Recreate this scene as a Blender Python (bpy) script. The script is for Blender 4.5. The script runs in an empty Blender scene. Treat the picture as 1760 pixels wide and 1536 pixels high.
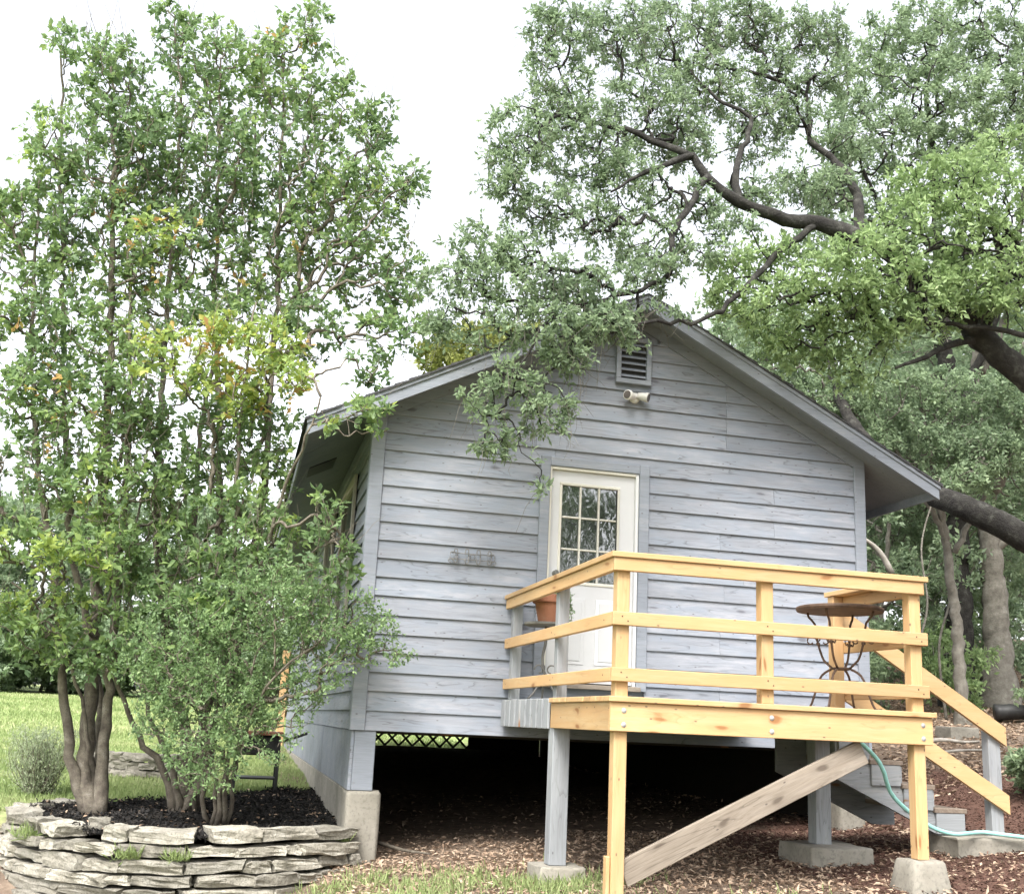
import bpy, bmesh, math, random
import numpy as np
from mathutils import Vector, Matrix

R = math.radians
scene = bpy.context.scene
COL = scene.collection

# ------------------------------------------------------------------ camera
CAM = Vector((-1.0718, -10.0242, 0.1161))
YAW, PITCH, ROLL, FPX, PPY = 0.2348, 0.2271, 0.0462, 1892.2, 804.8
fw = Vector((math.sin(YAW) * math.cos(PITCH), math.cos(YAW) * math.cos(PITCH), math.sin(PITCH)))
rt = Vector((math.cos(YAW), -math.sin(YAW), 0))
up = rt.cross(fw)
r2 = rt * math.cos(ROLL) + up * math.sin(ROLL)
u2 = up * math.cos(ROLL) - rt * math.sin(ROLL)
cam_data = bpy.data.cameras.new('camera')
cam = bpy.data.objects.new('camera', cam_data)
COL.objects.link(cam)
cam.matrix_world = Matrix(((r2.x, u2.x, -fw.x, CAM.x), (r2.y, u2.y, -fw.y, CAM.y), (r2.z, u2.z, -fw.z, CAM.z), (0, 0, 0, 1)))
cam_data.sensor_fit = 'HORIZONTAL'
cam_data.sensor_width = 36
cam_data.lens = 36 * FPX / 1760
cam_data.shift_y = (PPY - 768) / 1760
cam_data.clip_start = 0.1
cam_data.clip_end = 2000
scene.camera = cam

# ------------------------------------------------------------------ sky, sun, exposure
SUN_EL, SUN_AZ = R(52), R(208)      # azimuth measured from +Y towards +X: the veiled sun stands behind the camera, to its left
world = bpy.data.worlds.new('World')
scene.world = world
world.use_nodes = True
wn = world.node_tree.nodes
wl = world.node_tree.links
bg = wn['Background']
sky = wn.new('ShaderNodeTexSky')
sky.sky_type = 'NISHITA'
sky.sun_disc = False
sky.sun_elevation = SUN_EL
sky.sun_rotation = SUN_AZ
sky.air_density = 1.0
sky.dust_density = 4.0
sky.ozone_density = 1.0
hs = wn.new('ShaderNodeHueSaturation')      # thin bright overcast: the same sky with most of its blue washed out
hs.inputs['Saturation'].default_value = 0.22
wl.new(sky.outputs[0], hs.inputs['Color'])
wl.new(hs.outputs[0], bg.inputs['Color'])
bg.inputs['Strength'].default_value = 0.15
sun_data = bpy.data.lights.new('sun', 'SUN')
sun_data.energy = 1.2
sun_data.angle = R(18)
sun_data.color = (1.0, 0.96, 0.9)
sun = bpy.data.objects.new('sun', sun_data)
COL.objects.link(sun)
sd = Vector((math.sin(SUN_AZ) * math.cos(SUN_EL), math.cos(SUN_AZ) * math.cos(SUN_EL), math.sin(SUN_EL)))
sun.rotation_euler = sd.to_track_quat('Z', 'Y').to_euler()
scene.view_settings.view_transform = 'Standard'
scene.view_settings.look = 'None'
scene.view_settings.gamma = 1
scene.view_settings.exposure = 1.88
scene.view_settings.use_curve_mapping = False
scene.render.engine = 'CYCLES'
scene.cycles.use_denoising = True
scene.cycles.max_bounces = 8
scene.cycles.transparent_max_bounces = 4

# ------------------------------------------------------------------ helpers
rng = np.random.default_rng(7)
rnd = random.Random(5)

def tag(o, label=None, cat=None, group=None, kind=None):
    if label: o['label'] = label
    if cat: o['category'] = cat
    if group: o['group'] = group
    if kind: o['kind'] = kind
    return o

def thing(name, label, cat, loc=(0, 0, 0), group=None):
    o = bpy.data.objects.new(name, None)
    o.empty_display_size = 0.1
    COL.objects.link(o)
    o.location = loc
    return tag(o, label, cat, group)

WORLD = {}
def wloc(o):
    return WORLD.get(o.name) or Vector(o.location)

def link(name, mesh, mat, parent=None, loc=(0, 0, 0), rot=None, kind=None):
    """loc and rot are in world space; parents are never rotated"""
    o = bpy.data.objects.new(name, mesh)
    COL.objects.link(o)
    if mat is not None and not mesh.materials:
        mesh.materials.append(mat)
    WORLD[o.name] = Vector(loc)
    if parent is not None:
        o.parent = parent
        o.location = Vector(loc) - wloc(parent)
        pr = parent.rotation_euler.to_matrix()
        if parent.type == 'MESH' and any(abs(a) > 1e-6 for a in parent.rotation_euler):
            o.location = pr.inverted() @ o.location
            m = (rot if rot is not None else Matrix.Identity(3))
            rot = pr.inverted() @ m
    else:
        o.location = loc
    if rot is not None:
        o.rotation_euler = rot.to_euler()
    if kind:
        o['kind'] = kind
    return o

def mesh_np(name, verts, faces, smooth=False):
    """faces: (n,k) array, all the same k, or a list of lists"""
    me = bpy.data.meshes.new(name)
    if isinstance(faces, np.ndarray):
        v = np.ascontiguousarray(verts, dtype=np.float32)
        n, k = faces.shape
        me.vertices.add(len(v))
        me.vertices.foreach_set('co', v.ravel())
        me.loops.add(n * k)
        me.loops.foreach_set('vertex_index', np.ascontiguousarray(faces, dtype=np.int32).ravel())
        me.polygons.add(n)
        me.polygons.foreach_set('loop_start', np.arange(0, n * k, k, dtype=np.int32))
        if smooth:
            me.polygons.foreach_set('use_smooth', np.ones(n, dtype=bool))
        me.update(calc_edges=True)
    else:
        me.from_pydata([tuple(map(float, q)) for q in verts], [], faces)
        if smooth:
            me.polygons.foreach_set('use_smooth', [True] * len(me.polygons))
        me.update()
    return me

def fattr(me, name, vals):
    a = me.attributes.new(name, 'FLOAT', 'POINT')
    a.data.foreach_set('value', np.ascontiguousarray(vals, dtype=np.float32))

def cbox(lx, ly, lz, c=0.004):
    """chamfered box centred on the origin"""
    h = np.array([lx, ly, lz]) / 2
    c = min(c, 0.3 * min(lx, ly, lz))
    V = []; idx = {}
    for sx in (-1, 1):
        for sy in (-1, 1):
            for sz in (-1, 1):
                s = np.array([sx, sy, sz])
                for ax in range(3):
                    q = s * (h - c); q[ax] = s[ax] * h[ax]
                    idx[(sx, sy, sz, ax)] = len(V); V.append(q)
    F = []
    S = (-1, 1)
    for ax in range(3):
        a, b = (ax + 1) % 3, (ax + 2) % 3
        for s in S:
            def k(sa, sb):
                t = [0, 0, 0]; t[ax] = s; t[a] = sa; t[b] = sb
                return idx[(*t, ax)]
            f = [k(-1, -1), k(1, -1), k(1, 1), k(-1, 1)]
            F.append(f if s > 0 else f[::-1])
    for ax in range(3):
        a, b = (ax + 1) % 3, (ax + 2) % 3
        for sa in S:
            for sb in S:
                def k(s, w):
                    t = [0, 0, 0]; t[ax] = s; t[a] = sa; t[b] = sb
                    return idx[(*t, w)]
                f = [k(-1, a), k(1, a), k(1, b), k(-1, b)]
                F.append(f if sa * sb < 0 else f[::-1])
    for sx in S:
        for sy in S:
            for sz in S:
                f = [idx[(sx, sy, sz, 0)], idx[(sx, sy, sz, 1)], idx[(sx, sy, sz, 2)]]
                F.append(f if sx * sy * sz > 0 else f[::-1])
    return mesh_np('box', V, F)

def board(name, a, b, w, t, mat, parent, upv=(0, 0, 1), c=0.004, kind=None):
    """plank from a to b: w is its size along upv, t its size across"""
    a = Vector(a); b = Vector(b)
    x = (b - a).normalized()
    z = Vector(upv); z = (z - x * z.dot(x)).normalized()
    y = z.cross(x)
    rot = Matrix((x, y, z)).transposed()
    return link(name, cbox((b - a).length, t, w, c), mat, parent, (a + b) / 2, rot, kind)

def box(name, lo, hi, mat, parent, c=0.004, kind=None):
    lo = Vector(lo); hi = Vector(hi)
    d = hi - lo
    return link(name, cbox(d.x, d.y, d.z, c), mat, parent, (lo + hi) / 2, None, kind)

def prism(name, poly, axis_vec, mat, parent, origin=(0, 0, 0), kind=None):
    """extrude a planar polygon (world points) by axis_vec"""
    o = Vector(origin); ax = Vector(axis_vec); n = len(poly)
    V = [Vector(q) - o for q in poly] + [Vector(q) + ax - o for q in poly]
    F = [list(range(n))[::-1], list(range(n, 2 * n))] + [[i, (i + 1) % n, n + (i + 1) % n, n + i] for i in range(n)]
    me = mesh_np('prism', V, F)
    bm = bmesh.new(); bm.from_mesh(me); bmesh.ops.recalc_face_normals(bm, faces=bm.faces); bm.to_mesh(me); bm.free()
    return link(name, me, mat, parent, origin, None, kind)

def frames(P):
    P = np.asarray(P, float)
    T = np.gradient(P, axis=0)
    T /= np.linalg.norm(T, axis=1)[:, None] + 1e-9
    ref = np.array([0, 0, 1.0]) if abs(T[:, 2]).mean() < 0.8 else np.array([1.0, 0, 0])
    A = np.cross(T, ref); A /= np.linalg.norm(A, axis=1)[:, None] + 1e-9
    B = np.cross(T, A)
    return T, A, B

def tube(P, r, n=8, wob=0.0, seed=0):
    P = np.asarray(P, float); r = np.broadcast_to(np.asarray(r, float), (len(P),))
    g = np.random.default_rng(seed)
    T, A, B = frames(P)
    ang = np.linspace(0, 2 * np.pi, n, endpoint=False)
    rr = r[:, None] * (1 + wob * g.normal(size=(len(P), n)))
    V = P[:, None] + rr[..., None] * (np.cos(ang)[None, :, None] * A[:, None] + np.sin(ang)[None, :, None] * B[:, None])
    V = V.reshape(-1, 3)
    m = len(P)
    i = np.arange(m - 1)[:, None] * n; j = np.arange(n)[None]; k = (j + 1) % n
    F = np.stack([i + j, i + k, i + n + k, i + n + j], -1).reshape(-1, 4)
    # pinch the ends shut
    V = np.vstack([V, P[:1], P[-1:]])
    c0, c1 = len(V) - 2, len(V) - 1
    e0 = np.stack([np.full(n, c0), (np.arange(n) + 1) % n, np.arange(n), np.full(n, c0)], -1)
    b = (m - 1) * n
    e1 = np.stack([np.full(n, c1), b + np.arange(n), b + (np.arange(n) + 1) % n, np.full(n, c1)], -1)
    return V, F, np.vstack([e0, e1])[:, :3]

def tubes_mesh(name, parts, smooth=True):
    V = []; Q = []; off = 0
    for v, f, t in parts:
        V.append(v)
        Q += (f + off).tolist(); Q += (t + off).tolist()
        off += len(v)
    me = bpy.data.meshes.new(name)
    me.from_pydata(np.vstack(V).tolist(), [], Q)
    if smooth:
        me.polygons.foreach_set('use_smooth', [True] * len(me.polygons))
    me.update()
    return me

def catmull(P, step=0.1):
    P = np.asarray(P, float)
    Q = np.vstack([2 * P[0] - P[1], P, 2 * P[-1] - P[-2]])
    out = []
    for i in range(1, len(Q) - 2):
        n = max(2, int(np.linalg.norm(Q[i + 1] - Q[i]) / step))
        t = np.linspace(0, 1, n, endpoint=False)[:, None]
        a, b, c, d = Q[i - 1], Q[i], Q[i + 1], Q[i + 2]
        out.append(0.5 * (2 * b + (c - a) * t + (2 * a - 5 * b + 4 * c - d) * t ** 2 + (3 * b - a - 3 * c + d) * t ** 3))
    out.append(Q[-2][None])
    return np.vstack(out)

def lathe(prof, n=24):
    V = []; F = []
    for r, z in prof:
        for k in range(n):
            a = 2 * math.pi * k / n
            V.append((r * math.cos(a), r * math.sin(a), z))
    for i in range(len(prof) - 1):
        for k in range(n):
            F.append([i * n + k, i * n + (k + 1) % n, (i + 1) * n + (k + 1) % n, (i + 1) * n + k])
    F.append(list(range(n))[::-1]); F.append([(len(prof) - 1) * n + k for k in range(n)])
    return mesh_np('lathe', V, F, smooth=False)

def sstep(x, a, b):
    t = np.clip((np.asarray(x, float) - a) / (b - a), 0, 1)
    return t * t * (3 - 2 * t)

# a little smooth value noise for terrain and stones
_perm = np.random.default_rng(3).random((64, 64))
def vnoise(x, y):
    x = np.asarray(x, float); y = np.asarray(y, float)
    xi = np.floor(x).astype(int); yi = np.floor(y).astype(int)
    fx = x - xi; fy = y - yi
    fx = fx * fx * (3 - 2 * fx); fy = fy * fy * (3 - 2 * fy)
    g = lambda i, j: _perm[i % 64, j % 64]
    return (g(xi, yi) * (1 - fx) + g(xi + 1, yi) * fx) * (1 - fy) + (g(xi, yi + 1) * (1 - fx) + g(xi + 1, yi + 1) * fx) * fy

def ground_z(x, y):
    x = np.asarray(x, float); y = np.asarray(y, float)
    front = -1.13 + 0.08 * np.clip(x, -2, 5.5) - 0.24 * sstep(-x, -0.1, 0.9) * sstep(-y, 0.0, 0.7)
    back = -0.88 + 0.034 * np.clip(y - 1.5, 0, 60)
    s = sstep(x, -0.3, 0.4)
    t = sstep((y + 0.5) / (2.0 + 7 * s), 0, 1)
    z = front * (1 - t) + back * t
    right = sstep(x, 4.6, 6.5)
    z = z * (1 - right) + (-0.7) * right
    z = z + 0.13 * np.clip(0.7 * (x - 5) + 0.71 * (y + 2), 0, 40) * sstep(x, 4.8, 7.5)
    z = z - 0.06 * np.clip(-3 - y, 0, 12)
    z = z + 0.15 * sstep(y, 4.5, 10.5) * (1 - sstep(y, 11.2, 13)) * sstep(x, 0.2, 0.8) * (1 - sstep(x, 4.4, 5.0))
    z = z + 0.05 * (vnoise(x * 0.9 + 9, y * 0.9) - 0.5) + 0.02 * (vnoise(x * 3.1, y * 3.1 + 7) - 0.5)
    return z

# ------------------------------------------------------------------ materials
def new_mat(name):
    m = bpy.data.materials.new(name); m.use_nodes = True
    nt = m.node_tree
    for n in list(nt.nodes): nt.nodes.remove(n)
    out = nt.nodes.new('ShaderNodeOutputMaterial')
    b = nt.nodes.new('ShaderNodeBsdfPrincipled')
    nt.links.new(b.outputs[0], out.inputs[0])
    return m, nt, b, out

class NT:
    def __init__(s, nt): s.nt = nt
    def n(s, typ, **kw):
        o = s.nt.nodes.new('ShaderNode' + typ)
        for k, v in kw.items():
            if k in o.inputs: s.put(o.inputs[k], v)
            else: setattr(o, k, v)
        return o
    def put(s, sock, v):
        if hasattr(v, 'is_output'): s.nt.links.new(v, sock)
        else: sock.default_value = v
    def obj(s, offset=True):
        tc = s.n('TexCoord')
        if not offset: return tc.outputs['Object']
        oi = s.n('ObjectInfo')
        m = s.n('Math', operation='MULTIPLY'); s.put(m.inputs[0], oi.outputs['Random']); m.inputs[1].default_value = 47.0
        a = s.n('VectorMath', operation='ADD'); s.put(a.inputs[0], tc.outputs['Object']); s.put(a.inputs[1], m.outputs[0])
        return a.outputs[0]
    def pos(s): return s.n('NewGeometry').outputs['Position']
    def map(s, v, sc):
        m = s.n('Mapping'); s.put(m.inputs['Vector'], v); m.inputs['Scale'].default_value = sc
        return m.outputs[0]
    def noise(s, v, scale, detail=5, rough=0.55, dist=0.0):
        o = s.n('TexNoise'); s.put(o.inputs['Vector'], v); o.inputs['Scale'].default_value = scale
        o.inputs['Detail'].default_value = detail; o.inputs['Roughness'].default_value = rough; o.inputs['Distortion'].default_value = dist
        return o.outputs['Fac']
    def ramp(s, f, stops):
        o = s.n('ValToRGB'); s.put(o.inputs[0], f)
        e = o.color_ramp.elements
        while len(e) < len(stops): e.new(0.5)
        for k, (p, c) in enumerate(stops):
            e[k].position = p
            e[k].color = (*c, 1) if not isinstance(c, (int, float)) else (c, c, c, 1)
        return o.outputs[0]
    def mix(s, f, a, b, typ='MIX'):
        o = s.n('Mix', data_type='RGBA', blend_type=typ)
        s.put(o.inputs[0], f)
        for sock, v in ((o.inputs[6], a), (o.inputs[7], b)):
            s.put(sock, (*v, 1) if isinstance(v, tuple) and len(v) == 3 else v)
        return o.outputs[2]
    def math(s, op, a, b=0.0):
        o = s.n('Math', operation=op); s.put(o.inputs[0], a); s.put(o.inputs[1], b)
        return o.outputs[0]
    def bump(s, h, strength, dist=0.01):
        o = s.n('Bump'); s.put(o.inputs['Height'], h); o.inputs['Strength'].default_value = strength; o.inputs['Distance'].default_value = dist
        return o.outputs[0]

def wood(name, base, dark, light, knot=(0.2, 0.09, 0.03), knots=0.5, wear=None, wear_amt=0.5, rough=0.65, grain=1.0, var=0.25, bump=0.25, rings=0.0, alt=None):
    """wood or painted wood: local X runs along the grain; every board gets its own offset and tone"""
    m, nt, b, out = new_mat(name); t = NT(nt)
    v = t.obj()
    # grain lines, bent a little by a slow noise
    slow = t.noise(t.map(v, (0.9, 5, 5)), 1.3, 2)
    off = t.n('VectorMath', operation='MULTIPLY_ADD'); t.put(off.inputs[0], slow); off.inputs[1].default_value = (0, 0.12, 0.12); t.put(off.inputs[2], v)
    gv = off.outputs[0]
    g1 = t.noise(t.map(gv, (1.1, 26, 26)), 1.6, 6, 0.6, 0.6)
    g2 = t.noise(t.map(gv, (3.0, 110, 110)), 1.5, 3, 0.6)
    big = t.noise(t.map(v, (0.7, 2.2, 2.2)), 1.2, 3)
    c = t.mix(t.ramp(g1, [(0.36, 1.0), (0.62, 0.0)]), base, dark)
    c = t.mix(t.math('MULTIPLY', t.ramp(g2, [(0.35, 0.0), (0.7, 1.0)]), 0.45 * grain), c, light)
    if alt:
        am = t.ramp(t.noise(t.map(v, (1.3, 5, 5)), 1.7, 3), [(0.42, 0.0), (0.6, 1.0)])
        c = t.mix(t.math('MULTIPLY', am, 0.8), c, alt)
    if rings:                                     # cathedral figure: thin contour lines of a stretched noise
        rn = t.noise(t.map(v, (0.55, 5.5, 5.5)), 1.5, 2.5, 0.5, 0.3)
        fr = t.math('FRACT', t.math('MULTIPLY', rn, 11.0))
        ln = t.ramp(fr, [(0.0, 1.0), (0.10, 0.55), (0.26, 0.0)])
        pm = t.ramp(t.noise(t.map(v, (1.6, 9, 9)), 1.3, 3), [(0.44, 0.0), (0.58, 1.0)])
        c = t.mix(t.math('MULTIPLY', t.math('MULTIPLY', ln, pm), rings), c, tuple(q * 0.5 for q in dark))
    if wear:
        wv = t.noise(t.map(v, (2.2, 14, 14)), 1.4, 7, 0.65)
        wm = t.math('MULTIPLY', t.ramp(wv, [(0.48, 0.0), (0.66, 1.0)]), t.ramp(big, [(0.38, 0.0), (0.62, 1.0)]))
        c = t.mix(t.math('MULTIPLY', wm, wear_amt), c, wear)
    if knots:
        sx = t.n('SeparateXYZ'); t.put(sx.inputs[0], gv)
        flat = t.n('CombineXYZ'); t.put(flat.inputs[0], t.math('MULTIPLY', sx.outputs[0], 2.2)); t.put(flat.inputs[1], t.math('MULTIPLY', t.math('ADD', sx.outputs[1], sx.outputs[2]), 7.0))
        vo = t.n('TexVoronoi', feature='F1', voronoi_dimensions='2D'); t.put(vo.inputs['Vector'], flat.outputs[0]); vo.inputs['Scale'].default_value = 1.0
        km = t.ramp(vo.outputs['Distance'], [(0.06, 1.0), (0.10, 0.6), (0.13, 0.2), (0.30, 0.0)])
        sel = t.ramp(t.n('SeparateColor', Color=vo.outputs['Color']).outputs[0], [(1 - 0.42 * knots - 0.02, 0.0), (1 - 0.42 * knots + 0.02, 1.0)])
        c = t.mix(t.math('MULTIPLY', t.math('MULTIPLY', km, sel), 0.85), c, knot)
    # small dark pits and nail marks
    s3 = t.n('SeparateXYZ'); t.put(s3.inputs[0], v)
    fl3 = t.n('CombineXYZ'); t.put(fl3.inputs[0], t.math('MULTIPLY', s3.outputs[0], 7.0)); t.put(fl3.inputs[1], t.math('MULTIPLY', t.math('ADD', s3.outputs[1], s3.outputs[2]), 14.0))
    pv = t.n('TexVoronoi', feature='F1', voronoi_dimensions='2D'); t.put(pv.inputs['Vector'], fl3.outputs[0]); pv.inputs['Scale'].default_value = 1.0
    pit = t.math('MULTIPLY', t.ramp(pv.outputs['Distance'], [(0.05, 1.0), (0.09, 0.0)]), t.ramp(t.n('SeparateColor', Color=pv.outputs['Color']).outputs[1], [(0.86, 0.0), (0.9, 1.0)]))
    c = t.mix(t.math('MULTIPLY', pit, 0.7), c, (0.05, 0.04, 0.04))
    oi = t.n('ObjectInfo')
    hsv = t.n('HueSaturation'); t.put(hsv.inputs['Color'], c)
    mr = t.n('MapRange'); t.put(mr.inputs[0], oi.outputs['Random']); mr.inputs[3].default_value = 1 - var; mr.inputs[4].default_value = 1 + var
    mb = t.n('MapRange'); t.put(mb.inputs[0], big); mb.inputs[1].default_value = 0.3; mb.inputs[2].default_value = 0.7; mb.inputs[3].default_value = 0.9; mb.inputs[4].default_value = 1.1
    t.put(hsv.inputs['Value'], t.math('MULTIPLY', mr.outputs[0], mb.outputs[0]))
    t.put(b.inputs['Base Color'], hsv.outputs[0])
    b.inputs['Roughness'].default_value = rough
    b.inputs['Specular IOR Level'].default_value = 0.3
    h = t.math('ADD', g1, t.math('MULTIPLY', g2, 0.5))
    t.put(b.inputs['Normal'], t.bump(h, bump, 0.004))
    return m

def mottled(name, stops, scale=6, rough=0.85, bump=0.4, dist=0.01, detail=8, fine=None, spec=0.3, coord='obj', vr=(0.85, 1.12)):
    m, nt, b, out = new_mat(name); t = NT(nt)
    v = t.obj() if coord == 'obj' else t.pos()
    n1 = t.noise(v, scale, detail, 0.62)
    c = t.ramp(n1, stops)
    if fine:
        n2 = t.noise(v, scale * 9, 4, 0.6)
        c = t.mix(t.ramp(n2, [(0.5, 0.0), (0.68, 0.8)]), c, fine)
    oi = t.n('ObjectInfo')
    hsv = t.n('HueSaturation'); t.put(hsv.inputs['Color'], c)
    mr = t.n('MapRange'); t.put(mr.inputs[0], oi.outputs['Random']); mr.inputs[3].default_value = vr[0]; mr.inputs[4].default_value = vr[1]
    t.put(hsv.inputs['Value'], mr.outputs[0])
    t.put(b.inputs['Base Color'], hsv.outputs[0])
    b.inputs['Roughness'].default_value = rough
    b.inputs['Specular IOR Level'].default_value = spec
    t.put(b.inputs['Normal'], t.bump(t.noise(v, scale * 3, 8, 0.7), bump, dist))
    return m

def leaf_mat(name, stops, trans=0.32, rough=0.5):
    m, nt, b, out = new_mat(name); t = NT(nt)
    a = t.n('Attribute', attribute_name='tint')
    c = t.ramp(a.outputs['Fac'], stops)
    t.put(b.inputs['Base Color'], c)
    b.inputs['Roughness'].default_value = rough
    b.inputs['Specular IOR Level'].default_value = 0.35
    tr = t.n('BsdfTranslucent')
    t.put(tr.inputs[0], t.mix(0.45, c, (0.35, 0.5, 0.08), 'MULTIPLY') if False else c)
    mx = t.n('MixShader'); mx.inputs[0].default_value = trans
    nt.links.new(b.outputs[0], mx.inputs[1]); nt.links.new(tr.outputs[0], mx.inputs[2])
    nt.links.new(mx.outputs[0], out.inputs[0])
    return m

M = {}
M['siding'] = wood('weathered_blue_grey_siding', (0.216, 0.230, 0.259), (0.177, 0.188, 0.214), (0.253, 0.266, 0.294), knot=(0.088, 0.088, 0.102), knots=0.2, wear=(0.323, 0.320, 0.340), wear_amt=0.5, rough=0.7, var=0.09, bump=0.35, rings=0.75, alt=(0.199, 0.223, 0.261))
M['trim'] = wood('grey_trim_paint', (0.201, 0.220, 0.252), (0.167, 0.182, 0.209), (0.237, 0.253, 0.282), knots=0, wear=(0.297, 0.298, 0.310), wear_amt=0.4, rough=0.65, var=0.05, bump=0.2, rings=0.3)
M['soffit'] = wood('grey_soffit_paint', (0.189, 0.204, 0.223), (0.158, 0.173, 0.190), (0.219, 0.234, 0.253), knots=0, rough=0.7, var=0.04, bump=0.15)
M['pine'] = wood('new_yellow_pine', (0.449, 0.310, 0.167), (0.425, 0.268, 0.124), (0.473, 0.340, 0.194), knot=(0.212, 0.094, 0.034), knots=0.8, rough=0.6, var=0.11, grain=1.0, bump=0.2, rings=0.3, alt=(0.449, 0.278, 0.134))
M['old'] = wood('old_bare_grey_wood', (0.245, 0.207, 0.165), (0.176, 0.146, 0.115), (0.284, 0.245, 0.203), knot=(0.084, 0.065, 0.050), knots=1.0, wear=(0.306, 0.275, 0.238), rough=0.8, var=0.05, bump=0.35, rings=0.85)
M['greypost'] = wood('grey_painted_post', (0.250, 0.263, 0.276), (0.197, 0.204, 0.215), (0.295, 0.308, 0.319), knots=0.2, wear=(0.333, 0.323, 0.304), wear_amt=0.5, rough=0.7, var=0.06, bump=0.3, rings=0.5)
M['olddeck'] = wood('mossy_grey_deck_wood', (0.253, 0.260, 0.253), (0.153, 0.176, 0.138), (0.321, 0.329, 0.321), knots=0.2, wear=(0.153, 0.184, 0.092), rough=0.8, var=0.1, bump=0.3)
M['tread'] = wood('worn_brown_tread', (0.184, 0.146, 0.115), (0.115, 0.084, 0.065), (0.253, 0.214, 0.176), knots=0.2, rough=0.8, var=0.1, bump=0.3)
M['shade_darkwood'] = wood('shade_darkened_timber', (0.027, 0.023, 0.019), (0.015, 0.013, 0.012), (0.039, 0.032, 0.027), knots=0.2, rough=0.9, var=0.15)  # timber darkened so the shade below house and deck sits in its colour
M['white'] = mottled('white_door_paint', [(0.3, (0.505, 0.505, 0.505)), (0.7, (0.543, 0.543, 0.547))], 3, 0.4, 0.04, 0.002)
M['cream'] = mottled('cream_door_frame_paint', [(0.3, (0.482, 0.459, 0.398)), (0.7, (0.535, 0.520, 0.459))], 4, 0.45, 0.05, 0.002)
M['tan'] = mottled('tan_window_casing', [(0.3, (0.275, 0.253, 0.207)), (0.7, (0.345, 0.313, 0.260))], 4, 0.6, 0.1, 0.003)
M['plastic'] = mottled('white_plastic', [(0.3, (0.566, 0.543, 0.505)), (0.7, (0.627, 0.612, 0.589))], 8, 0.4, 0.03, 0.001)
M['lens'] = mottled('dark_lamp_lens', [(0.3, (0.077, 0.068, 0.065)), (0.7, (0.115, 0.100, 0.092))], 8, 0.2, 0.02, 0.001)
M['concrete'] = mottled('concrete', [(0.25, (0.153, 0.141, 0.115)), (0.5, (0.230, 0.214, 0.180)), (0.75, (0.284, 0.264, 0.230))], 4, 0.9, 0.35, 0.008, fine=(0.146, 0.138, 0.115))
M['stone'] = mottled('weathered_limestone', [(0.28, (0.115, 0.107, 0.088)), (0.40, (0.254, 0.235, 0.192)), (0.52, (0.352, 0.329, 0.276)), (0.68, (0.413, 0.391, 0.341)), (0.82, (0.254, 0.248, 0.192))], 7.0, 0.95, 1.0, 0.025, fine=(0.123, 0.116, 0.092), vr=(0.62, 1.12))
M['shingle'] = mottled('dark_asphalt_shingle', [(0.3, (0.031, 0.031, 0.034)), (0.7, (0.084, 0.084, 0.088))], 30, 0.95, 0.5, 0.004)
M['iron'] = mottled('rusty_wrought_iron', [(0.3, (0.046, 0.031, 0.023)), (0.55, (0.092, 0.058, 0.039)), (0.75, (0.131, 0.084, 0.061))], 14, 0.7, 0.3, 0.002)
M['greyiron'] = mottled('weathered_grey_iron', [(0.3, (0.092, 0.092, 0.084)), (0.7, (0.184, 0.176, 0.160))], 14, 0.65, 0.3, 0.002)
M['silver'] = mottled('dull_silver_wire', [(0.3, (0.108, 0.106, 0.101)), (0.7, (0.180, 0.176, 0.167))], 20, 0.4, 0.1, 0.001)
M['rust'] = mottled('rust_red_steel', [(0.3, (0.191, 0.077, 0.046)), (0.7, (0.306, 0.153, 0.100))], 9, 0.75, 0.3, 0.003)
M['black'] = mottled('black_metal', [(0.3, (0.015, 0.015, 0.015)), (0.7, (0.039, 0.039, 0.039))], 9, 0.5, 0.2, 0.002)
M['terra'] = mottled('terracotta', [(0.3, (0.230, 0.092, 0.054)), (0.6, (0.291, 0.131, 0.077)), (0.8, (0.321, 0.184, 0.122))], 7, 0.85, 0.15, 0.003)
M['soil'] = mottled('dark_soil', [(0.3, (0.015, 0.013, 0.011)), (0.7, (0.046, 0.039, 0.031))], 20, 0.95, 0.6, 0.01)
M['bolt'] = mottled('galvanised_steel', [(0.3, (0.270, 0.270, 0.270)), (0.7, (0.378, 0.378, 0.378))], 20, 0.4, 0.1, 0.001)
M['hose'] = mottled('pale_teal_rubber', [(0.3, (0.210, 0.460, 0.422)), (0.7, (0.288, 0.551, 0.505))], 6, 0.4, 0.05, 0.001)
M['bark_c'] = mottled('smooth_tan_bark', [(0.30, (0.054, 0.045, 0.036)), (0.42, (0.117, 0.099, 0.079)), (0.55, (0.171, 0.149, 0.117)), (0.70, (0.270, 0.243, 0.203))], 9, 0.9, 0.9, 0.012, fine=(0.090, 0.077, 0.063))
M['bark_o'] = mottled('dark_oak_bark', [(0.3, (0.015, 0.013, 0.013)), (0.55, (0.034, 0.032, 0.028)), (0.75, (0.100, 0.100, 0.088))], 9, 0.95, 1.0, 0.03)
M['bark_g'] = mottled('grey_forest_bark', [(0.3, (0.097, 0.089, 0.073)), (0.55, (0.170, 0.158, 0.134)), (0.75, (0.251, 0.239, 0.207))], 9, 0.95, 0.9, 0.02)  # paled: haze over the trunks is put into the bark colour
M['deadwood'] = mottled('pale_dead_wood', [(0.3, (0.230, 0.207, 0.176)), (0.7, (0.367, 0.345, 0.306))], 12, 0.9, 0.3, 0.004)
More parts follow.
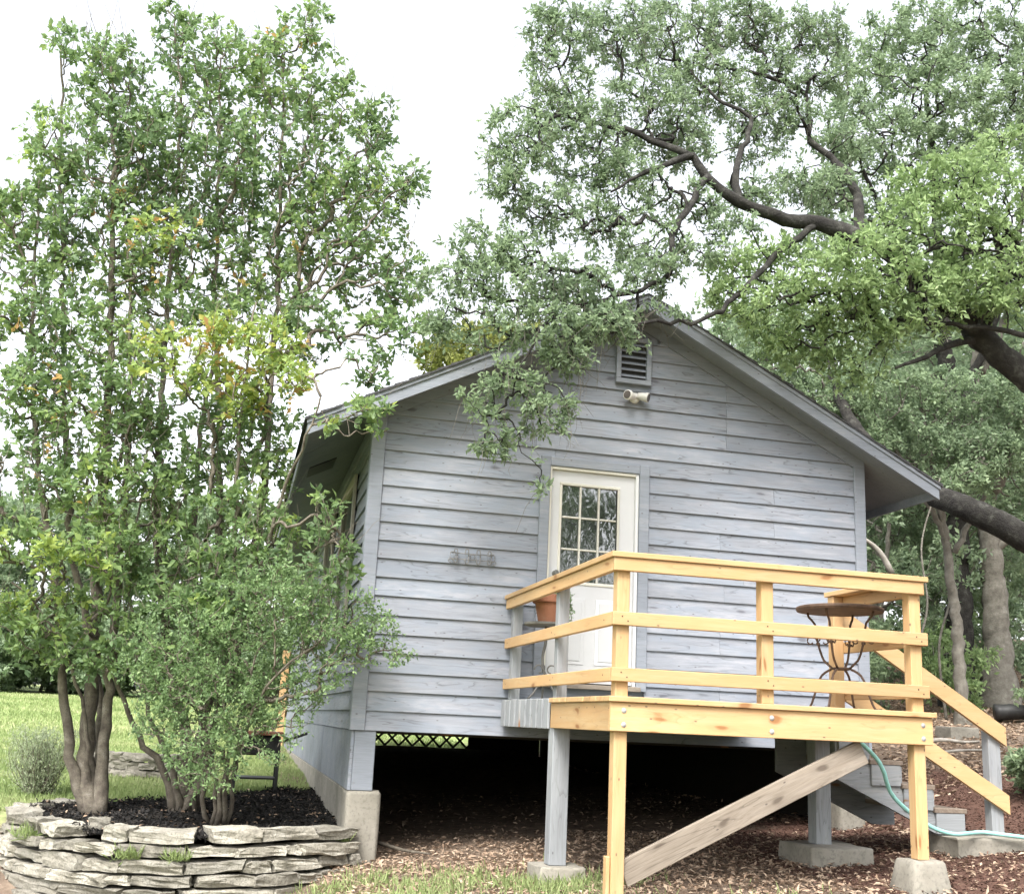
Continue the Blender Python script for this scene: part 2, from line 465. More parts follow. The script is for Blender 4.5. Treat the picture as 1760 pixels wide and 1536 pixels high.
# wavy old glass over a dark room
m, nt, b, out = new_mat('wavy_dark_glass'); t = NT(nt)
b.inputs['Base Color'].default_value = (0.012, 0.014, 0.015, 1)
b.inputs['Roughness'].default_value = 0.03
b.inputs['IOR'].default_value = 2.7
t.put(b.inputs['Normal'], t.bump(t.noise(t.map(t.pos(), (1, 1, 0.6)), 13, 1, 0.5, 0.8), 0.16, 0.01))
M['glass'] = m
M['leaf_c'] = leaf_mat('crape_myrtle_leaf', [(0.0, (0.136, 0.210, 0.110)), (0.35, (0.194, 0.289, 0.126)), (0.62, (0.281, 0.389, 0.142)), (0.8, (0.388, 0.473, 0.116)), (0.92, (0.485, 0.430, 0.116)), (1.0, (0.524, 0.304, 0.137))], 0.55)
M['leaf_s'] = leaf_mat('small_evergreen_leaf', [(0.0, (0.145, 0.231, 0.110)), (0.5, (0.242, 0.352, 0.158)), (1.0, (0.369, 0.493, 0.221))], 0.52)
M['leaf_o'] = leaf_mat('grey_green_oak_leaf', [(0.0, (0.167, 0.232, 0.142)), (0.5, (0.256, 0.340, 0.196)), (0.8, (0.326, 0.422, 0.240)), (1.0, (0.400, 0.505, 0.274))], 0.54)
M['leaf_b'] = leaf_mat('fresh_oak_leaf', [(0.0, (0.193, 0.278, 0.126)), (0.5, (0.304, 0.412, 0.184)), (1.0, (0.423, 0.551, 0.263))], 0.52)
M['leaf_w'] = leaf_mat('woodland_leaf', [(0.0, (0.177, 0.247, 0.152)), (0.5, (0.260, 0.345, 0.206)), (1.0, (0.363, 0.453, 0.265))], 0.52)  # lightened so the woodland haze is part of the leaf colour
M['leaf_y'] = leaf_mat('yellow_green_leaf', [(0.0, (0.130, 0.160, 0.040)), (1.0, (0.300, 0.320, 0.090))])
M['leaf_p'] = leaf_mat('pale_wispy_leaf', [(0.0, (0.300, 0.370, 0.220)), (1.0, (0.500, 0.550, 0.380))], 0.4)
M['grass'] = leaf_mat('lawn_grass', [(0.0, (0.180, 0.250, 0.090)), (0.6, (0.300, 0.375, 0.150)), (1.0, (0.430, 0.450, 0.250))], 0.3, 0.6)
M['litter'] = leaf_mat('dry_leaf_litter', [(0.0, (0.133, 0.085, 0.057)), (0.4, (0.285, 0.199, 0.138)), (0.8, (0.418, 0.323, 0.237)), (1.0, (0.532, 0.456, 0.361))], 0.1, 0.8)
M['mulch_k'] = leaf_mat('black_bark_mulch', [(0.0, (0.008, 0.008, 0.008)), (0.8, (0.025, 0.022, 0.020)), (1.0, (0.070, 0.060, 0.050))], 0.0, 0.9)
M['mulch_r'] = leaf_mat('red_brown_mulch', [(0.0, (0.048, 0.023, 0.016)), (0.6, (0.095, 0.048, 0.034)), (1.0, (0.162, 0.095, 0.071))], 0.0, 0.9)

# ------------------------------------------------------------------ foliage
def leaves_mesh(name, P, D, L, W, tint, up_bias=0.6, g=rng):
    """one folded two-triangle blade per row: P base points, D directions"""
    n = len(P)
    D = D / (np.linalg.norm(D, axis=1)[:, None] + 1e-9)
    N = g.normal(size=(n, 3)) * 0.8; N[:, 2] += up_bias * 1.6
    N -= D * (N * D).sum(1)[:, None]
    N /= np.linalg.norm(N, axis=1)[:, None] + 1e-9
    S = np.cross(D, N)
    L = np.broadcast_to(L, (n,))[:, None]; W = np.broadcast_to(W, (n,))[:, None]
    V = np.empty((n, 4, 3))
    V[:, 0] = P
    V[:, 1] = P + D * L * 0.5 + S * W * 0.5 + N * W * 0.18
    V[:, 2] = P + D * L - N * L * 0.12
    V[:, 3] = P + D * L * 0.5 - S * W * 0.5 + N * W * 0.18
    i = np.arange(n)[:, None] * 4
    F = np.concatenate([i + np.array([[0, 1, 2]]), i + np.array([[0, 2, 3]])], 0)
    me = mesh_np(name, V.reshape(-1, 3), F)
    fattr(me, 'tint', np.repeat(tint, 4))
    return me

def in_pads(pads, n, g, shell=0.35):
    """n random points in a set of ellipsoids, shared out by volume^0.75"""
    pads = np.asarray(pads, float)
    w = (pads[:, 3] * pads[:, 4] * pads[:, 5]) ** 0.72
    k = g.choice(len(pads), n, p=w / w.sum())
    u = g.normal(size=(n, 3)); u /= np.linalg.norm(u, axis=1)[:, None]
    r = g.random(n) ** shell
    return pads[k, :3] + u * r[:, None] * pads[k, 3:6], k

def grow(seeds, T, g, bf=0.3, upw=0.0):
    """join target points to the limbs by a length-balanced spanning tree; returns nodes, parents, count of tips beyond each node"""
    P = []; par = []; pl = []
    for s in seeds:
        acc = 0.0; prev = -1
        for k, q in enumerate(s):
            if k: acc += np.linalg.norm(q - s[k - 1])
            P.append(q); par.append(prev); pl.append(acc); prev = len(P) - 1
    ns = len(P)
    P = np.array(P); pl = np.array(pl)
    N = len(T)
    allP = np.vstack([P, T]); parent = np.concatenate([par, np.full(N, -1)]).astype(int); plen = np.concatenate([pl, np.zeros(N)])
    def cost(d, i):
        return np.linalg.norm(d, axis=-1) * (1 + upw * np.clip(-d[..., 2] / (np.linalg.norm(d, axis=-1) + 1e-6), 0, 1)) + bf * plen[i]
    best = np.full(N, np.inf); bi = np.zeros(N, int)
    for i in range(ns):
        c = cost(T - P[i], i); m = c < best; best[m] = c[m]; bi[m] = i
    alive = np.ones(N, bool)
    order = []
    for _ in range(N):
        j = int(np.argmin(np.where(alive, best, np.inf)))
        alive[j] = False; i = bi[j]; node = ns + j
        parent[node] = i; plen[node] = plen[i] + np.linalg.norm(T[j] - allP[i]); order.append(node)
        c = cost(T - T[j], node); m = alive & (c < best); best[m] = c[m]; bi[m] = node
    cnt = np.ones(len(allP))
    for node in reversed(order):
        cnt[parent[node]] += cnt[node] if parent[node] >= ns else 0
    return allP, parent, cnt, ns

def twig_mesh(name, A, B, ra, rb, g, sub=3, bend=0.10, sides=4):
    """a bent, tapering twig for every row of A -> B"""
    n = len(A)
    D = B - A; Ln = np.linalg.norm(D, axis=1)[:, None] + 1e-9
    t = np.linspace(0, 1, sub + 1)
    off = g.normal(size=(n, 3)) * bend * Ln
    off2 = g.normal(size=(n, 3)) * bend * 0.5 * Ln
    C = A[:, None] + D[:, None] * t[None, :, None] + off[:, None] * np.sin(np.pi * t)[None, :, None] + off2[:, None] * np.sin(2 * np.pi * t)[None, :, None]
    u = D / Ln
    ref = np.where(np.abs(u[:, 2:3]) < 0.9, np.array([[0, 0, 1.0]]), np.array([[1.0, 0, 0]]))
    X = np.cross(u, ref); X /= np.linalg.norm(X, axis=1)[:, None]; Y = np.cross(u, X)
    r = ra[:, None] * (1 - t) + rb[:, None] * t
    an = np.arange(sides) * 2 * np.pi / sides
    V = C[:, :, None] + r[:, :, None, None] * (np.cos(an)[None, None, :, None] * X[:, None, None] + np.sin(an)[None, None, :, None] * Y[:, None, None])
    base = (np.arange(n) * (sub + 1) * sides)[:, None, None]
    i = np.arange(sub)[None, :, None] * sides; j = np.arange(sides)[None, None]
    k = (j + 1) % sides
    F = np.stack([base + i + j, base + i + k, base + i + sides + k, base + i + sides + j], -1).reshape(-1, 4)
    return mesh_np(name, V.reshape(-1, 3), F, smooth=True), C

def make_tree(name, label, cat, base, seeds, radii, pads, n_nodes, per_node, leaf, mats, seed, group=None, tip_r=0.0025, pw=0.48,
              spread=0.09, bf=0.25, upw=0.0, tint_fn=None, droop=0.0, bend=0.10, up_bias=0.6, hang=0.0, tips=(3, 9), rmax=0.022, strands=None):
    """tree thing > trunk (the limbs), branch (twigs), crown (leaves)"""
    g = np.random.default_rng(seed)
    root = thing(name, label, cat, base, group)
    b0 = np.array(base)
    fine = []
    parts = []
    for k, (s, (r0, r1)) in enumerate(zip(seeds, radii)):
        c = catmull(s, 0.12)
        c[1:-1] += g.normal(size=c[1:-1].shape) * 0.012
        fine.append(c)
        tt = np.linspace(0, 1, len(c))
        rr = r0 * (1 - tt) ** 1.0 + r1 * tt
        if k == 0 or s[0][2] < base[2] + 0.3:
            rr = rr * (1 + 0.5 * np.exp(-tt * 14))
        parts.append(tube(c - b0, rr, 9 if r0 > 0.03 else 6, 0.07, seed + k))
    link('trunk', tubes_mesh('trunk', parts), mats[0], root, base)
    T, which = in_pads(pads, n_nodes, g)
    sd = [c[max(1, len(c) // 5):] for c in fine]
    P, par, cnt, ns = grow(sd, T, g, bf, upw)
    ch = np.arange(ns, len(P))
    A = P[par[ch]]; B = P[ch]
    rb = np.minimum(tip_r * cnt[ch] ** pw, rmax); 
    ra = np.minimum(np.where(par[ch] >= ns, tip_r * cnt[np.maximum(par[ch], 0)] ** pw, rb * 1.25), rmax)
    ra = np.minimum(ra, rb * 1.6)
    me, C = twig_mesh('branch', A - b0, B - b0, ra, rb, g, 3, bend)
    link('branch', me, mats[0], root, base, kind='stuff')
    if strands:                                   # bare hanging or rising twigs: (count, length, dz)
        ns_, sl_n, dz_ = strands
        q = g.choice(len(ch), ns_)
        s0 = B[q] - b0
        dv = g.normal(size=(ns_, 3)) * 0.45; dv[:, 2] += dz_
        dv /= np.linalg.norm(dv, axis=1)[:, None]
        e0 = s0 + dv * (sl_n * (0.4 + 0.9 * g.random(ns_)))[:, None]
        me2, _ = twig_mesh('twig', s0, e0, np.full(ns_, tip_r * 1.3), np.full(ns_, tip_r * 0.5), g, 4, 0.07, 3)
        link('twig', me2, mats[2] if len(mats) > 2 else mats[0], root, base, kind='stuff')
    # leaves sit on side sprigs along the thin twigs
    thin = cnt[ch] <= tips[1] * 3
    idx = np.nonzero(thin)[0]
    w = 1.0 / np.sqrt(cnt[ch][idx]); 
    k = g.choice(idx, int(n_nodes * per_node / 6), p=w / w.sum())      # sprigs of six leaves
    t = g.random(len(k)) ** 0.6
    seg = np.clip((t * 3).astype(int), 0, 2); f = (t * 3 - seg)[:, None]
    Q = C[k, seg] * (1 - f) + C[k, seg + 1] * f
    sdv = g.normal(size=(len(k), 3)); sdv /= np.linalg.norm(sdv, axis=1)[:, None]
    sdv = sdv + 0.5 * (B - A)[k] / (np.linalg.norm((B - A)[k], axis=1)[:, None] + 1e-6)
    sdv[:, 2] += 0.25 - hang
    sdv /= np.linalg.norm(sdv, axis=1)[:, None]
    slen = spread * (0.5 + g.random(len(k)))
    m = 6
    tt = (np.arange(m) + 0.7) / m
    LP = (Q[:, None] + sdv[:, None] * (slen[:, None] * tt[None])[..., None] + g.normal(size=(len(k), m, 3)) * spread * 0.1).reshape(-1, 3)
    LD = (sdv[:, None] * 0.8 + g.normal(size=(len(k), m, 3)) * 0.75)
    LD[..., 2] -= droop
    LD = LD.reshape(-1, 3)
    n = len(LP)
    L = leaf[0] * (0.6 + 0.7 * g.random(n)); W = L * leaf[1] * (0.8 + 0.4 * g.random(n))
    spr = g.random(len(k))
    if tint_fn is None:
        tint = np.clip(np.repeat(0.15 + 0.5 * spr, m) + g.normal(size=n) * 0.14, 0, 1)
    else:
        tint = np.clip(tint_fn(LP + b0, np.repeat(which[k], m), np.repeat(spr, m), g), 0, 1)
    link('crown', leaves_mesh('crown', LP, LD, L, W, tint, up_bias, g), mats[1], root, base, kind='stuff')
    return root

# ================================================================== the ground
BEDP = [(0.0, -0.10), (-0.4, -0.42), (-0.9, -0.66), (-1.5, -0.70), (-2.05, -0.47), (-2.52, 0.05), (-2.72, 0.62), (-2.74, 1.5), (-2.2, 2.0), (-1.2, 2.3), (-0.5, 3.4), (0.0, 3.6)]
def in_poly(x, y, P):
    x = np.asarray(x, float); y = np.asarray(y, float)
    c = np.zeros(x.shape, bool)
    for (x0, y0), (x1, y1) in zip(P, P[1:] + P[:1]):
        m = ((y0 > y) != (y1 > y)) & (x < (x1 - x0) * (y - y0) / (y1 - y0 + 1e-12) + x0)
        c ^= m
    return c

def axis(lo, hi, fine_lo, fine_hi, fs, cs):
    a = list(np.arange(fine_lo, fine_hi + 1e-6, fs))
    s = fs; v = fine_hi
    while v < hi: s = min(s * 1.25, cs); v += s; a.append(v)
    s = fs; v = fine_lo
    while v > lo: s = min(s * 1.25, cs); v -= s; a.insert(0, v)
    return np.array(a)
gx = axis(-400, 400, -4, 10, 0.14, 40)
gy = axis(-120, 500, -5, 10, 0.14, 40)
GX, GY = np.meshgrid(gx, gy)
GZ = ground_z(GX, GY)
GZ = np.where(in_poly(GX, GY, BEDP), np.minimum(GZ, -1.05), GZ)
V = np.stack([GX, GY, GZ], -1).reshape(-1, 3)
nx, ny = len(gx), len(gy)
i = (np.arange(ny - 1)[:, None] * nx + np.arange(nx - 1)[None]).ravel()
me = mesh_np('ground', V, np.stack([i, i + 1, i + nx + 1, i + nx], -1), smooth=True)
x, y = V[:, 0], V[:, 1]
# what covers the ground where: lawn left of and behind the house, red mulch right of the deck, litter elsewhere
lawn = np.maximum(sstep(-x, 0.1, 0.6) * sstep(y, 1.2, 2.4), sstep(y, 11.8, 13.0) * sstep(-x, -6.5, -5.5))
lawn = np.maximum(lawn, 0.8 * sstep(-x, 2.7, 3.1))
lawn = np.maximum(lawn, sstep(y, 30, 45) * sstep(-x, -12, -4))
lawn = np.maximum(lawn, 0.55 * sstep(-x, -1.7, 0.2) * sstep(-y, 0.6, 1.7))
mul = sstep(x, 2.7, 3.6) * sstep(-y, 0.8 - 6, 1.6 - 6) * sstep(-x, -8.2, -6.6) * sstep(-(y - 0.45 * (x - 4)), -1.6, 0.4)
mul *= 1 - sstep(-y, 3.3, 4.2) * 0.5
fattr(me, 'lawn', lawn); fattr(me, 'mulch', mul)
m, nt, b, out = new_mat('ground_cover'); t = NT(nt)
v = t.pos()
edge = t.math('MULTIPLY', t.math('SUBTRACT', t.noise(v, 2.6, 6, 0.65), 0.5), 1.3)
la = t.ramp(t.math('ADD', t.n('Attribute', attribute_name='lawn').outputs['Fac'], edge), [(0.38, 0.0), (0.62, 1.0)])
mu = t.ramp(t.math('ADD', t.n('Attribute', attribute_name='mulch').outputs['Fac'], edge), [(0.38, 0.0), (0.62, 1.0)])
soil = t.ramp(t.noise(v, 9, 8, 0.7), [(0.3, (0.085, 0.06, 0.045)), (0.5, (0.16, 0.12, 0.09)), (0.7, (0.26, 0.2, 0.15))])
lg = t.mix(t.ramp(t.noise(v, 0.35, 4, 0.6), [(0.42, 0.0), (0.62, 1.0)]), t.ramp(t.noise(v, 3.1, 9, 0.75), [(0.3, (0.12, 0.17, 0.06)), (0.5, (0.21, 0.27, 0.10)), (0.68, (0.30, 0.33, 0.16))]), t.ramp(t.noise(v, 5.0, 9, 0.75), [(0.3, (0.17, 0.20, 0.08)), (0.5, (0.28, 0.31, 0.14)), (0.7, (0.36, 0.36, 0.20))]))
mr = t.ramp(t.noise(v, 14, 8, 0.7), [(0.3, (0.06, 0.032, 0.024)), (0.6, (0.125, 0.072, 0.055)), (0.8, (0.19, 0.13, 0.10))])
c = t.mix(mu, t.mix(la, soil, lg), mr)
t.put(b.inputs['Base Color'], c); b.inputs['Roughness'].default_value = 0.95; b.inputs['Specular IOR Level'].default_value = 0.15
t.put(b.inputs['Normal'], t.bump(t.noise(v, 30, 8, 0.75), 0.7, 0.03))
ground = link('ground', me, m); tag(ground, kind='structure')

# raised planting bed surface
bx = np.arange(-2.8, 0.06, 0.07); by = np.arange(-0.8, 3.7, 0.07)
BX, BY_ = np.meshgrid(bx, by)
BZ = -0.93 + 0.09 * vnoise(BX * 2.2, BY_ * 2.2) + 0.04 * vnoise(BX * 9, BY_ * 9) + 0.04 * np.clip(BY_ - 1, 0, 3)
cen_in = in_poly(BX, BY_, BEDP)
idx = np.arange(BX.size).reshape(BX.shape)
ok = cen_in[:-1, :-1] & cen_in[1:, :-1] & cen_in[:-1, 1:] & cen_in[1:, 1:]
F = np.stack([idx[:-1, :-1], idx[:-1, 1:], idx[1:, 1:], idx[1:, :-1]], -1)[ok]
bed = link('planting_bed', mesh_np('planting_bed', np.stack([BX, BY_, BZ], -1).reshape(-1, 3), F, True), M['soil'])
tag(bed, kind='structure')
def bed_z(x, y): return -0.93 + 0.09 * vnoise(x * 2.2, y * 2.2) + 0.04 * vnoise(x * 9, y * 9) + 0.04 * np.clip(y - 1, 0, 3)

# ================================================================== the cottage
W, L, E = 5.062, 12.0, 0.1705
CX, RZ, SL, OV, XO = W / 2, 4.32, 0.51, 0.38, 0.65
SOF = 0.085                                       # soffit below roof top, measured vertically
def roof_z(x): return RZ - SL * abs(x - CX)
house = thing('cottage', 'weathered blue grey clapboard cottage with gable roof raised on concrete piers', 'house', (W / 2, L / 2, -1.0))
def wall_top(x): return roof_z(x) - SOF
# inner wall skin, just behind the boards
DX0, DX1, DZ0, DZ1 = 1.702, 2.611, 0.50, 2.557
IN = 0.012
poly = [(0.01, 0.0, 0.0), (DX0, 0, 0.0), (DX0, 0, DZ1), (DX1, 0, DZ1), (DX1, 0, 0.0), (W - 0.01, 0, 0), (W - 0.01, 0, wall_top(W)), (CX, 0, wall_top(CX)), (0.01, 0, wall_top(0))]
prism('wall', [(a, IN, c_ + 0.005) for a, _, c_ in poly], (0, 0.1, 0), M['soffit'], house, (CX, 0, 0))
prism('wall', [(DX0, IN, 0.005), (DX1, IN, 0.005), (DX1, IN, DZ0 - 0.03), (DX0, IN, DZ0 - 0.03)], (0, 0.1, 0), M['soffit'], house, (CX, 0, 0))
box('wall', (0.012, 0.115, 0.005), (0.11, L, wall_top(0) - 0.02), M['soffit'], house)
box('wall', (W - 0.11, 0.115, 0.005), (W - 0.012, L, wall_top(0) - 0.02), M['siding'], house)
prism('wall', [(0.12, L - 0.1, 0.005), (W - 0.12, L - 0.1, 0.005), (W - 0.12, L - 0.1, wall_top(W)), (CX, L - 0.1, wall_top(CX)), (0.12, L - 0.1, wall_top(0))], (0, 0.1, 0), M['siding'], house, (CX, L, 0))
box('floor', (0.02, 0.115, -0.018), (W - 0.02, L, 0.003), M['shade_darkwood'], house)
for yy in np.arange(0.6, L, 1.2):
    box('floor_joist', (0.05, yy, -0.034), (W - 0.05, yy + 0.05, -0.020), M['shade_darkwood'], house)

def siding(x0, x1, z0, z1, parent, gable=False, off=0.0):
    """one lap board on the front wall; the bottom edge stands proud of the board below"""
    zt = z1 + 0.02
    if gable:
        def xl(z): return CX - (wall_top(CX) - z) / SL
        a0 = max(x0, xl(z0)); a1 = max(x0, xl(zt)); b0 = min(x1, 2 * CX - xl(z0)); b1 = min(x1, 2 * CX - xl(zt))
        if b0 - a0 < 0.05: return
        if b1 < a1: a1 = b1 = (a0 + b0) / 2
    else:
        a0 = a1 = x0; b0 = b1 = x1
    cx = (a0 + b0) / 2; o = Vector((cx, 0, z0))
    tb, tt = -0.027 - off, -0.003 - off
    V = [(a0, tb, z0), (b0, tb, z0), (b1, tt, zt), (a1, tt, zt), (a0, IN - 0.001, z0), (b0, IN - 0.001, z0), (b1, IN - 0.001, zt), (a1, IN - 0.001, zt),
         (a0, tb + 0.003, z0 - 0.003), (b0, tb + 0.003, z0 - 0.003)]
    V = [Vector(q) - o for q in V]
    F = [[0, 1, 2, 3], [7, 6, 5, 4], [8, 9, 1, 0], [4, 5, 9, 8], [1, 9, 5, 6, 2], [0, 3, 7, 4, 8], [3, 2, 6, 7]]
    link('siding_board', mesh_np('siding_board', V, F), M['siding'], parent, o)
TR = 0.092
k = 0
while True:
    z0 = k * E; z1 = z0 + E
    if z0 > wall_top(CX) - 0.06: break
    jog = rnd.uniform(-0.0025, 0.0025)
    x0, x1 = TR - 0.004, W - TR + 0.004
    if z1 > wall_top(0) - 0.02: x0, x1 = 0.0, W
    gb = z1 + 0.02 > wall_top(x0 + 0.02)
    cuts = []
    if z0 < 2.55 and z1 > 0.47: segs = [(x0, 1.614), (2.706, x1)]
    else: segs = [(x0, x1)]
    out_ = []
    for a, b_ in segs:                            # butt joints between board lengths
        if b_ - a > 2.0 and k % 3 != 1 and not gb:
            j = a + (b_ - a) * rnd.choice([0.34, 0.36, 0.6, 0.45])
            out_ += [(a, j - 0.0012), (j + 0.0012, b_)]
        elif b_ - a > 3.5:
            j = a + (b_ - a) * rnd.choice([0.3, 0.7, 0.55]); out_ += [(a, j - 0.0012), (j + 0.0012, b_)]
        else: out_.append((a, b_))
    for a, b_ in out_: siding(a, b_, z0 + jog, z1, house, gb, rnd.uniform(-0.001, 0.0015))
    k += 1
# left side wall: local X of each board runs from the back to the front corner
rotL = Matrix.Rotation(-math.pi / 2, 3, 'Z')
k = 0
while k * E < wall_top(0) - 0.05:
    z0 = k * E; zt = min(z0 + E + 0.02, wall_top(0) - 0.005)
    cut = [0.0, 4.0 + rnd.uniform(-1, 1), 8.0 + rnd.uniform(-1, 1), L]
    for a, b_ in zip(cut, cut[1:]):
        aa = max(a, TR) + 0.001; bb = b_ - 0.001; ln = bb - aa
        V = [(0, -0.027, 0), (ln, -0.027, 0), (ln, -0.003, zt - z0), (0, -0.003, zt - z0), (0, IN - 0.001, 0), (ln, IN - 0.001, 0), (ln, IN - 0.001, zt - z0), (0, IN - 0.001, zt - z0)]
        F = [[0, 1, 2, 3], [7, 6, 5, 4], [4, 5, 1, 0], [1, 5, 6, 2], [0, 3, 7, 4], [3, 2, 6, 7]]
        link('siding_board', mesh_np('siding_board', V, F), M['siding'], house, (0, bb, z0), rotL)
    k += 1
# corner trims, rake frieze
zt = wall_top(0) + 0.02
box('corner_trim', (-0.036, -0.040, -0.004), (TR, -0.0005, zt - 0.05), M['trim'], house)
box('corner_trim', (-0.038, 0.0005, -0.004), (0.011, TR, zt - 0.05), M['trim'], house)
box('corner_trim', (W - TR, -0.040, -0.004), (W + 0.03, -0.0005, zt - 0.05), M['trim'], house)
box('corner_trim', (W - 0.011, 0.0005, -0.004), (W + 0.032, TR, zt - 0.05), M['trim'], house)
def rake_pts(s, xa, xb, dz0, dz1, y0):
    f = (lambda d: (CX + s * d, y0))
    return [(CX + s * xa, y0, roof_z(CX + xa) - dz0), (CX + s * xb, y0, roof_z(CX + xb) - dz0), (CX + s * xb, y0, roof_z(CX + xb) - dz1), (CX + s * xa, y0, roof_z(CX + xa) - dz1)]
for s in (-1, 1):
    prism('frieze_board', rake_pts(s, 0.002, CX + 0.02, SOF + 0.002, SOF + 0.125, -0.038), (0, 0.039, 0), M['trim'], house, (CX + s * 1.2, 0, 3.5))
# roof: soffit, rake fascia, eave fascia, shingle courses
roof = prism('roof', [(CX - CX - XO + 0.02, -OV + 0.02, roof_z(-XO + 0.02) - 0.035), (CX, -OV + 0.02, RZ - 0.035), (W + XO - 0.02, -OV + 0.02, roof_z(W + XO - 0.02) - 0.035),
                      (W + XO - 0.02, -OV + 0.02, roof_z(W + XO - 0.02) - SOF), (CX, -OV + 0.02, RZ - SOF), (-XO + 0.02, -OV + 0.02, roof_z(-XO + 0.02) - SOF)], (0, L + 2 * OV - 0.04, 0), M['soffit'], house, (CX, L / 2, 3.5))
roof['label'] = 'low pitched gable roof with grey painted soffit'
for s in (-1, 1):
    prism('rake_fascia', rake_pts(s, 0.0012, CX + XO, 0.034, 0.172, -OV - 0.02), (0, 0.038, 0), M['trim'], roof, (CX + s * 1.6, -OV, 3.4))
    prism('rake_trim', rake_pts(s, 0.0012, CX + XO + 0.01, 0.028, 0.066, -OV - 0.036), (0, 0.015, 0), M['trim'], roof, (CX + s * 1.6, -OV, 3.4))
    xe = CX + s * (CX + XO)
    ze = roof_z(xe)
    box('eave_fascia', (min(xe, xe - s * 0.025), -OV + 0.019, ze - 0.16), (max(xe, xe - s * 0.025), L + OV, ze - 0.036), M['trim'], roof)
    n = 25
    for q in range(n):                            # each course laps over the one below
        d0 = (CX + XO + 0.03) * (q + 1) / n; d1 = (CX + XO + 0.03) * q / n - 0.05
        d1 = max(d1, 0)
        j = rnd.uniform(-0.008, 0.008)
        y0 = -OV - 0.05 + j
        P = [(CX + s * d1, y0, roof_z(CX + d1) - 0.030), (CX + s * d0, y0, roof_z(CX + d0) - 0.030), (CX + s * d0, y0, roof_z(CX + d0) - 0.006 + rnd.uniform(0, 0.008)), (CX + s * d1, y0, roof_z(CX + d1) - 0.018)]
        prism('shingle_course', P, (0, L + 2 * OV + 0.1, 0), M['shingle'], roof, (CX + s * d0, L / 2, roof_z(CX + d0)))
# soffit vent on the left eave
prism('soffit_vent', [(-0.50, 1.7, roof_z(-0.5) - SOF - 0.012), (-0.22, 1.7, roof_z(-0.22) - SOF - 0.012), (-0.22, 1.7, roof_z(-0.22) - SOF - 0.001), (-0.5, 1.7, roof_z(-0.5) - SOF - 0.001)], (0, 0.5, 0), M['black'], house, (-0.36, 1.95, 2.7))

# door with nine panes and two panels
cy0, cy1 = -0.048, -0.022
box('door_casing', (1.606, cy0, 0.46), (DX0 - 0.002, 0.011, DZ1 + 0.092), M['trim'], house)
box('door_casing', (DX1 + 0.002, cy0, 0.46), (2.714, 0.011, DZ1 + 0.092), M['trim'], house)
box('door_casing', (DX0 - 0.001, cy0 + 0.002, DZ1 + 0.002), (DX1 + 0.001, 0.011, DZ1 + 0.090), M['trim'], house)
box('door_jamb', (DX0, -0.03, DZ0), (DX0 + 0.022, 0.11, DZ1), M['cream'], house)
box('door_jamb', (DX1 - 0.030, -0.03, DZ0), (DX1, 0.11, DZ1), M['white'], house)
box('door_jamb', (DX0 + 0.023, -0.03, DZ1 - 0.028), (DX1 - 0.031, 0.11, DZ1), M['cream'], house)
box('threshold', (DX0 - 0.04, -0.075, DZ0 - 0.045), (DX1 + 0.04, 0.10, DZ0 - 0.001), M['old'], house)
SX0, SX1, SZ0, SZ1 = DX0 + 0.024, DX1 - 0.032, DZ0 + 0.012, DZ1 - 0.030
GX0, GX1, GZ0, GZ1 = 1.838, 2.402, 1.455, 2.385
# the slab is a frame round the glass opening
yf = 0.006
parts_ = [((SX0, yf, SZ0), (SX1, yf + 0.044, GZ0)), ((SX0, yf, GZ1), (SX1, yf + 0.044, SZ1)), ((SX0, yf, GZ0), (GX0, yf + 0.044, GZ1)), ((GX1, yf, GZ0), (SX1, yf + 0.044, GZ1))]
V = []; F = []
for lo, hi in parts_:
    o = len(V)
    for a in (lo[0], hi[0]):
        for b_ in (lo[1], hi[1]):
            for c_ in (lo[2], hi[2]): V.append(Vector((a, b_, c_)) - Vector((2.15, 0, 1.5)))
    F += [[o + q for q in f] for f in ([0, 1, 3, 2], [4, 6, 7, 5], [0, 4, 5, 1], [2, 3, 7, 6], [0, 2, 6, 4], [1, 5, 7, 3])]
door = link('door', mesh_np('door', V, F), M['white'], house, (2.15, 0, 1.5))
door['label'] = 'white half glazed door with nine panes over two panels'
for (a, b_, c_, d_) in ((GX0 - 0.025, GX1 + 0.025, GZ1, GZ1 + 0.03), (GX0 - 0.025, GX1 + 0.025, GZ0 - 0.03, GZ0), (GX0 - 0.025, GX0, GZ0 + 0.001, GZ1 - 0.001), (GX1, GX1 + 0.025, GZ0 + 0.001, GZ1 - 0.001)):
    box('glazing_bead', (a, yf - 0.012, c_), (b_, yf + 0.03, d_), M['cream'], door, 0.005)
pw, ph = (GX1 - GX0) / 3, (GZ1 - GZ0) / 3
for q in (1, 2):
    box('muntin', (GX0 + q * pw - 0.009, yf - 0.006, GZ0 + 0.001), (GX0 + q * pw + 0.009, yf + 0.025, GZ1 - 0.001), M['cream'], door, 0.004)
    for w_ in range(3):
        box('muntin', (GX0 + w_ * pw + 0.0095, yf - 0.004, GZ0 + q * ph - 0.009), (GX0 + (w_ + 1) * pw - 0.0095, yf + 0.025, GZ0 + q * ph + 0.009), M['cream'], door, 0.004)
for w_ in range(3):
    for q in range(3):
        box('pane', (GX0 + w_ * pw + 0.001, yf + 0.014 + rnd.uniform(0, 0.003), GZ0 + q * ph + 0.001), (GX0 + (w_ + 1) * pw - 0.001, yf + 0.019, GZ0 + (q + 1) * ph - 0.001), M['glass'], door, 0.0005)
pxm = (SX0 + SX1) / 2
for a, b_ in ((SX0 + 0.11, pxm - 0.055), (pxm + 0.055, SX1 - 0.11)):
    fr = box('door_panel', (a, yf - 0.007, 0.68), (b_, yf - 0.0005, 1.30), M['white'], door, 0.003)
    box('panel_field', (a + 0.035, yf - 0.014, 0.715), (b_ - 0.035, yf - 0.0075, 1.265), M['white'], door, 0.006)
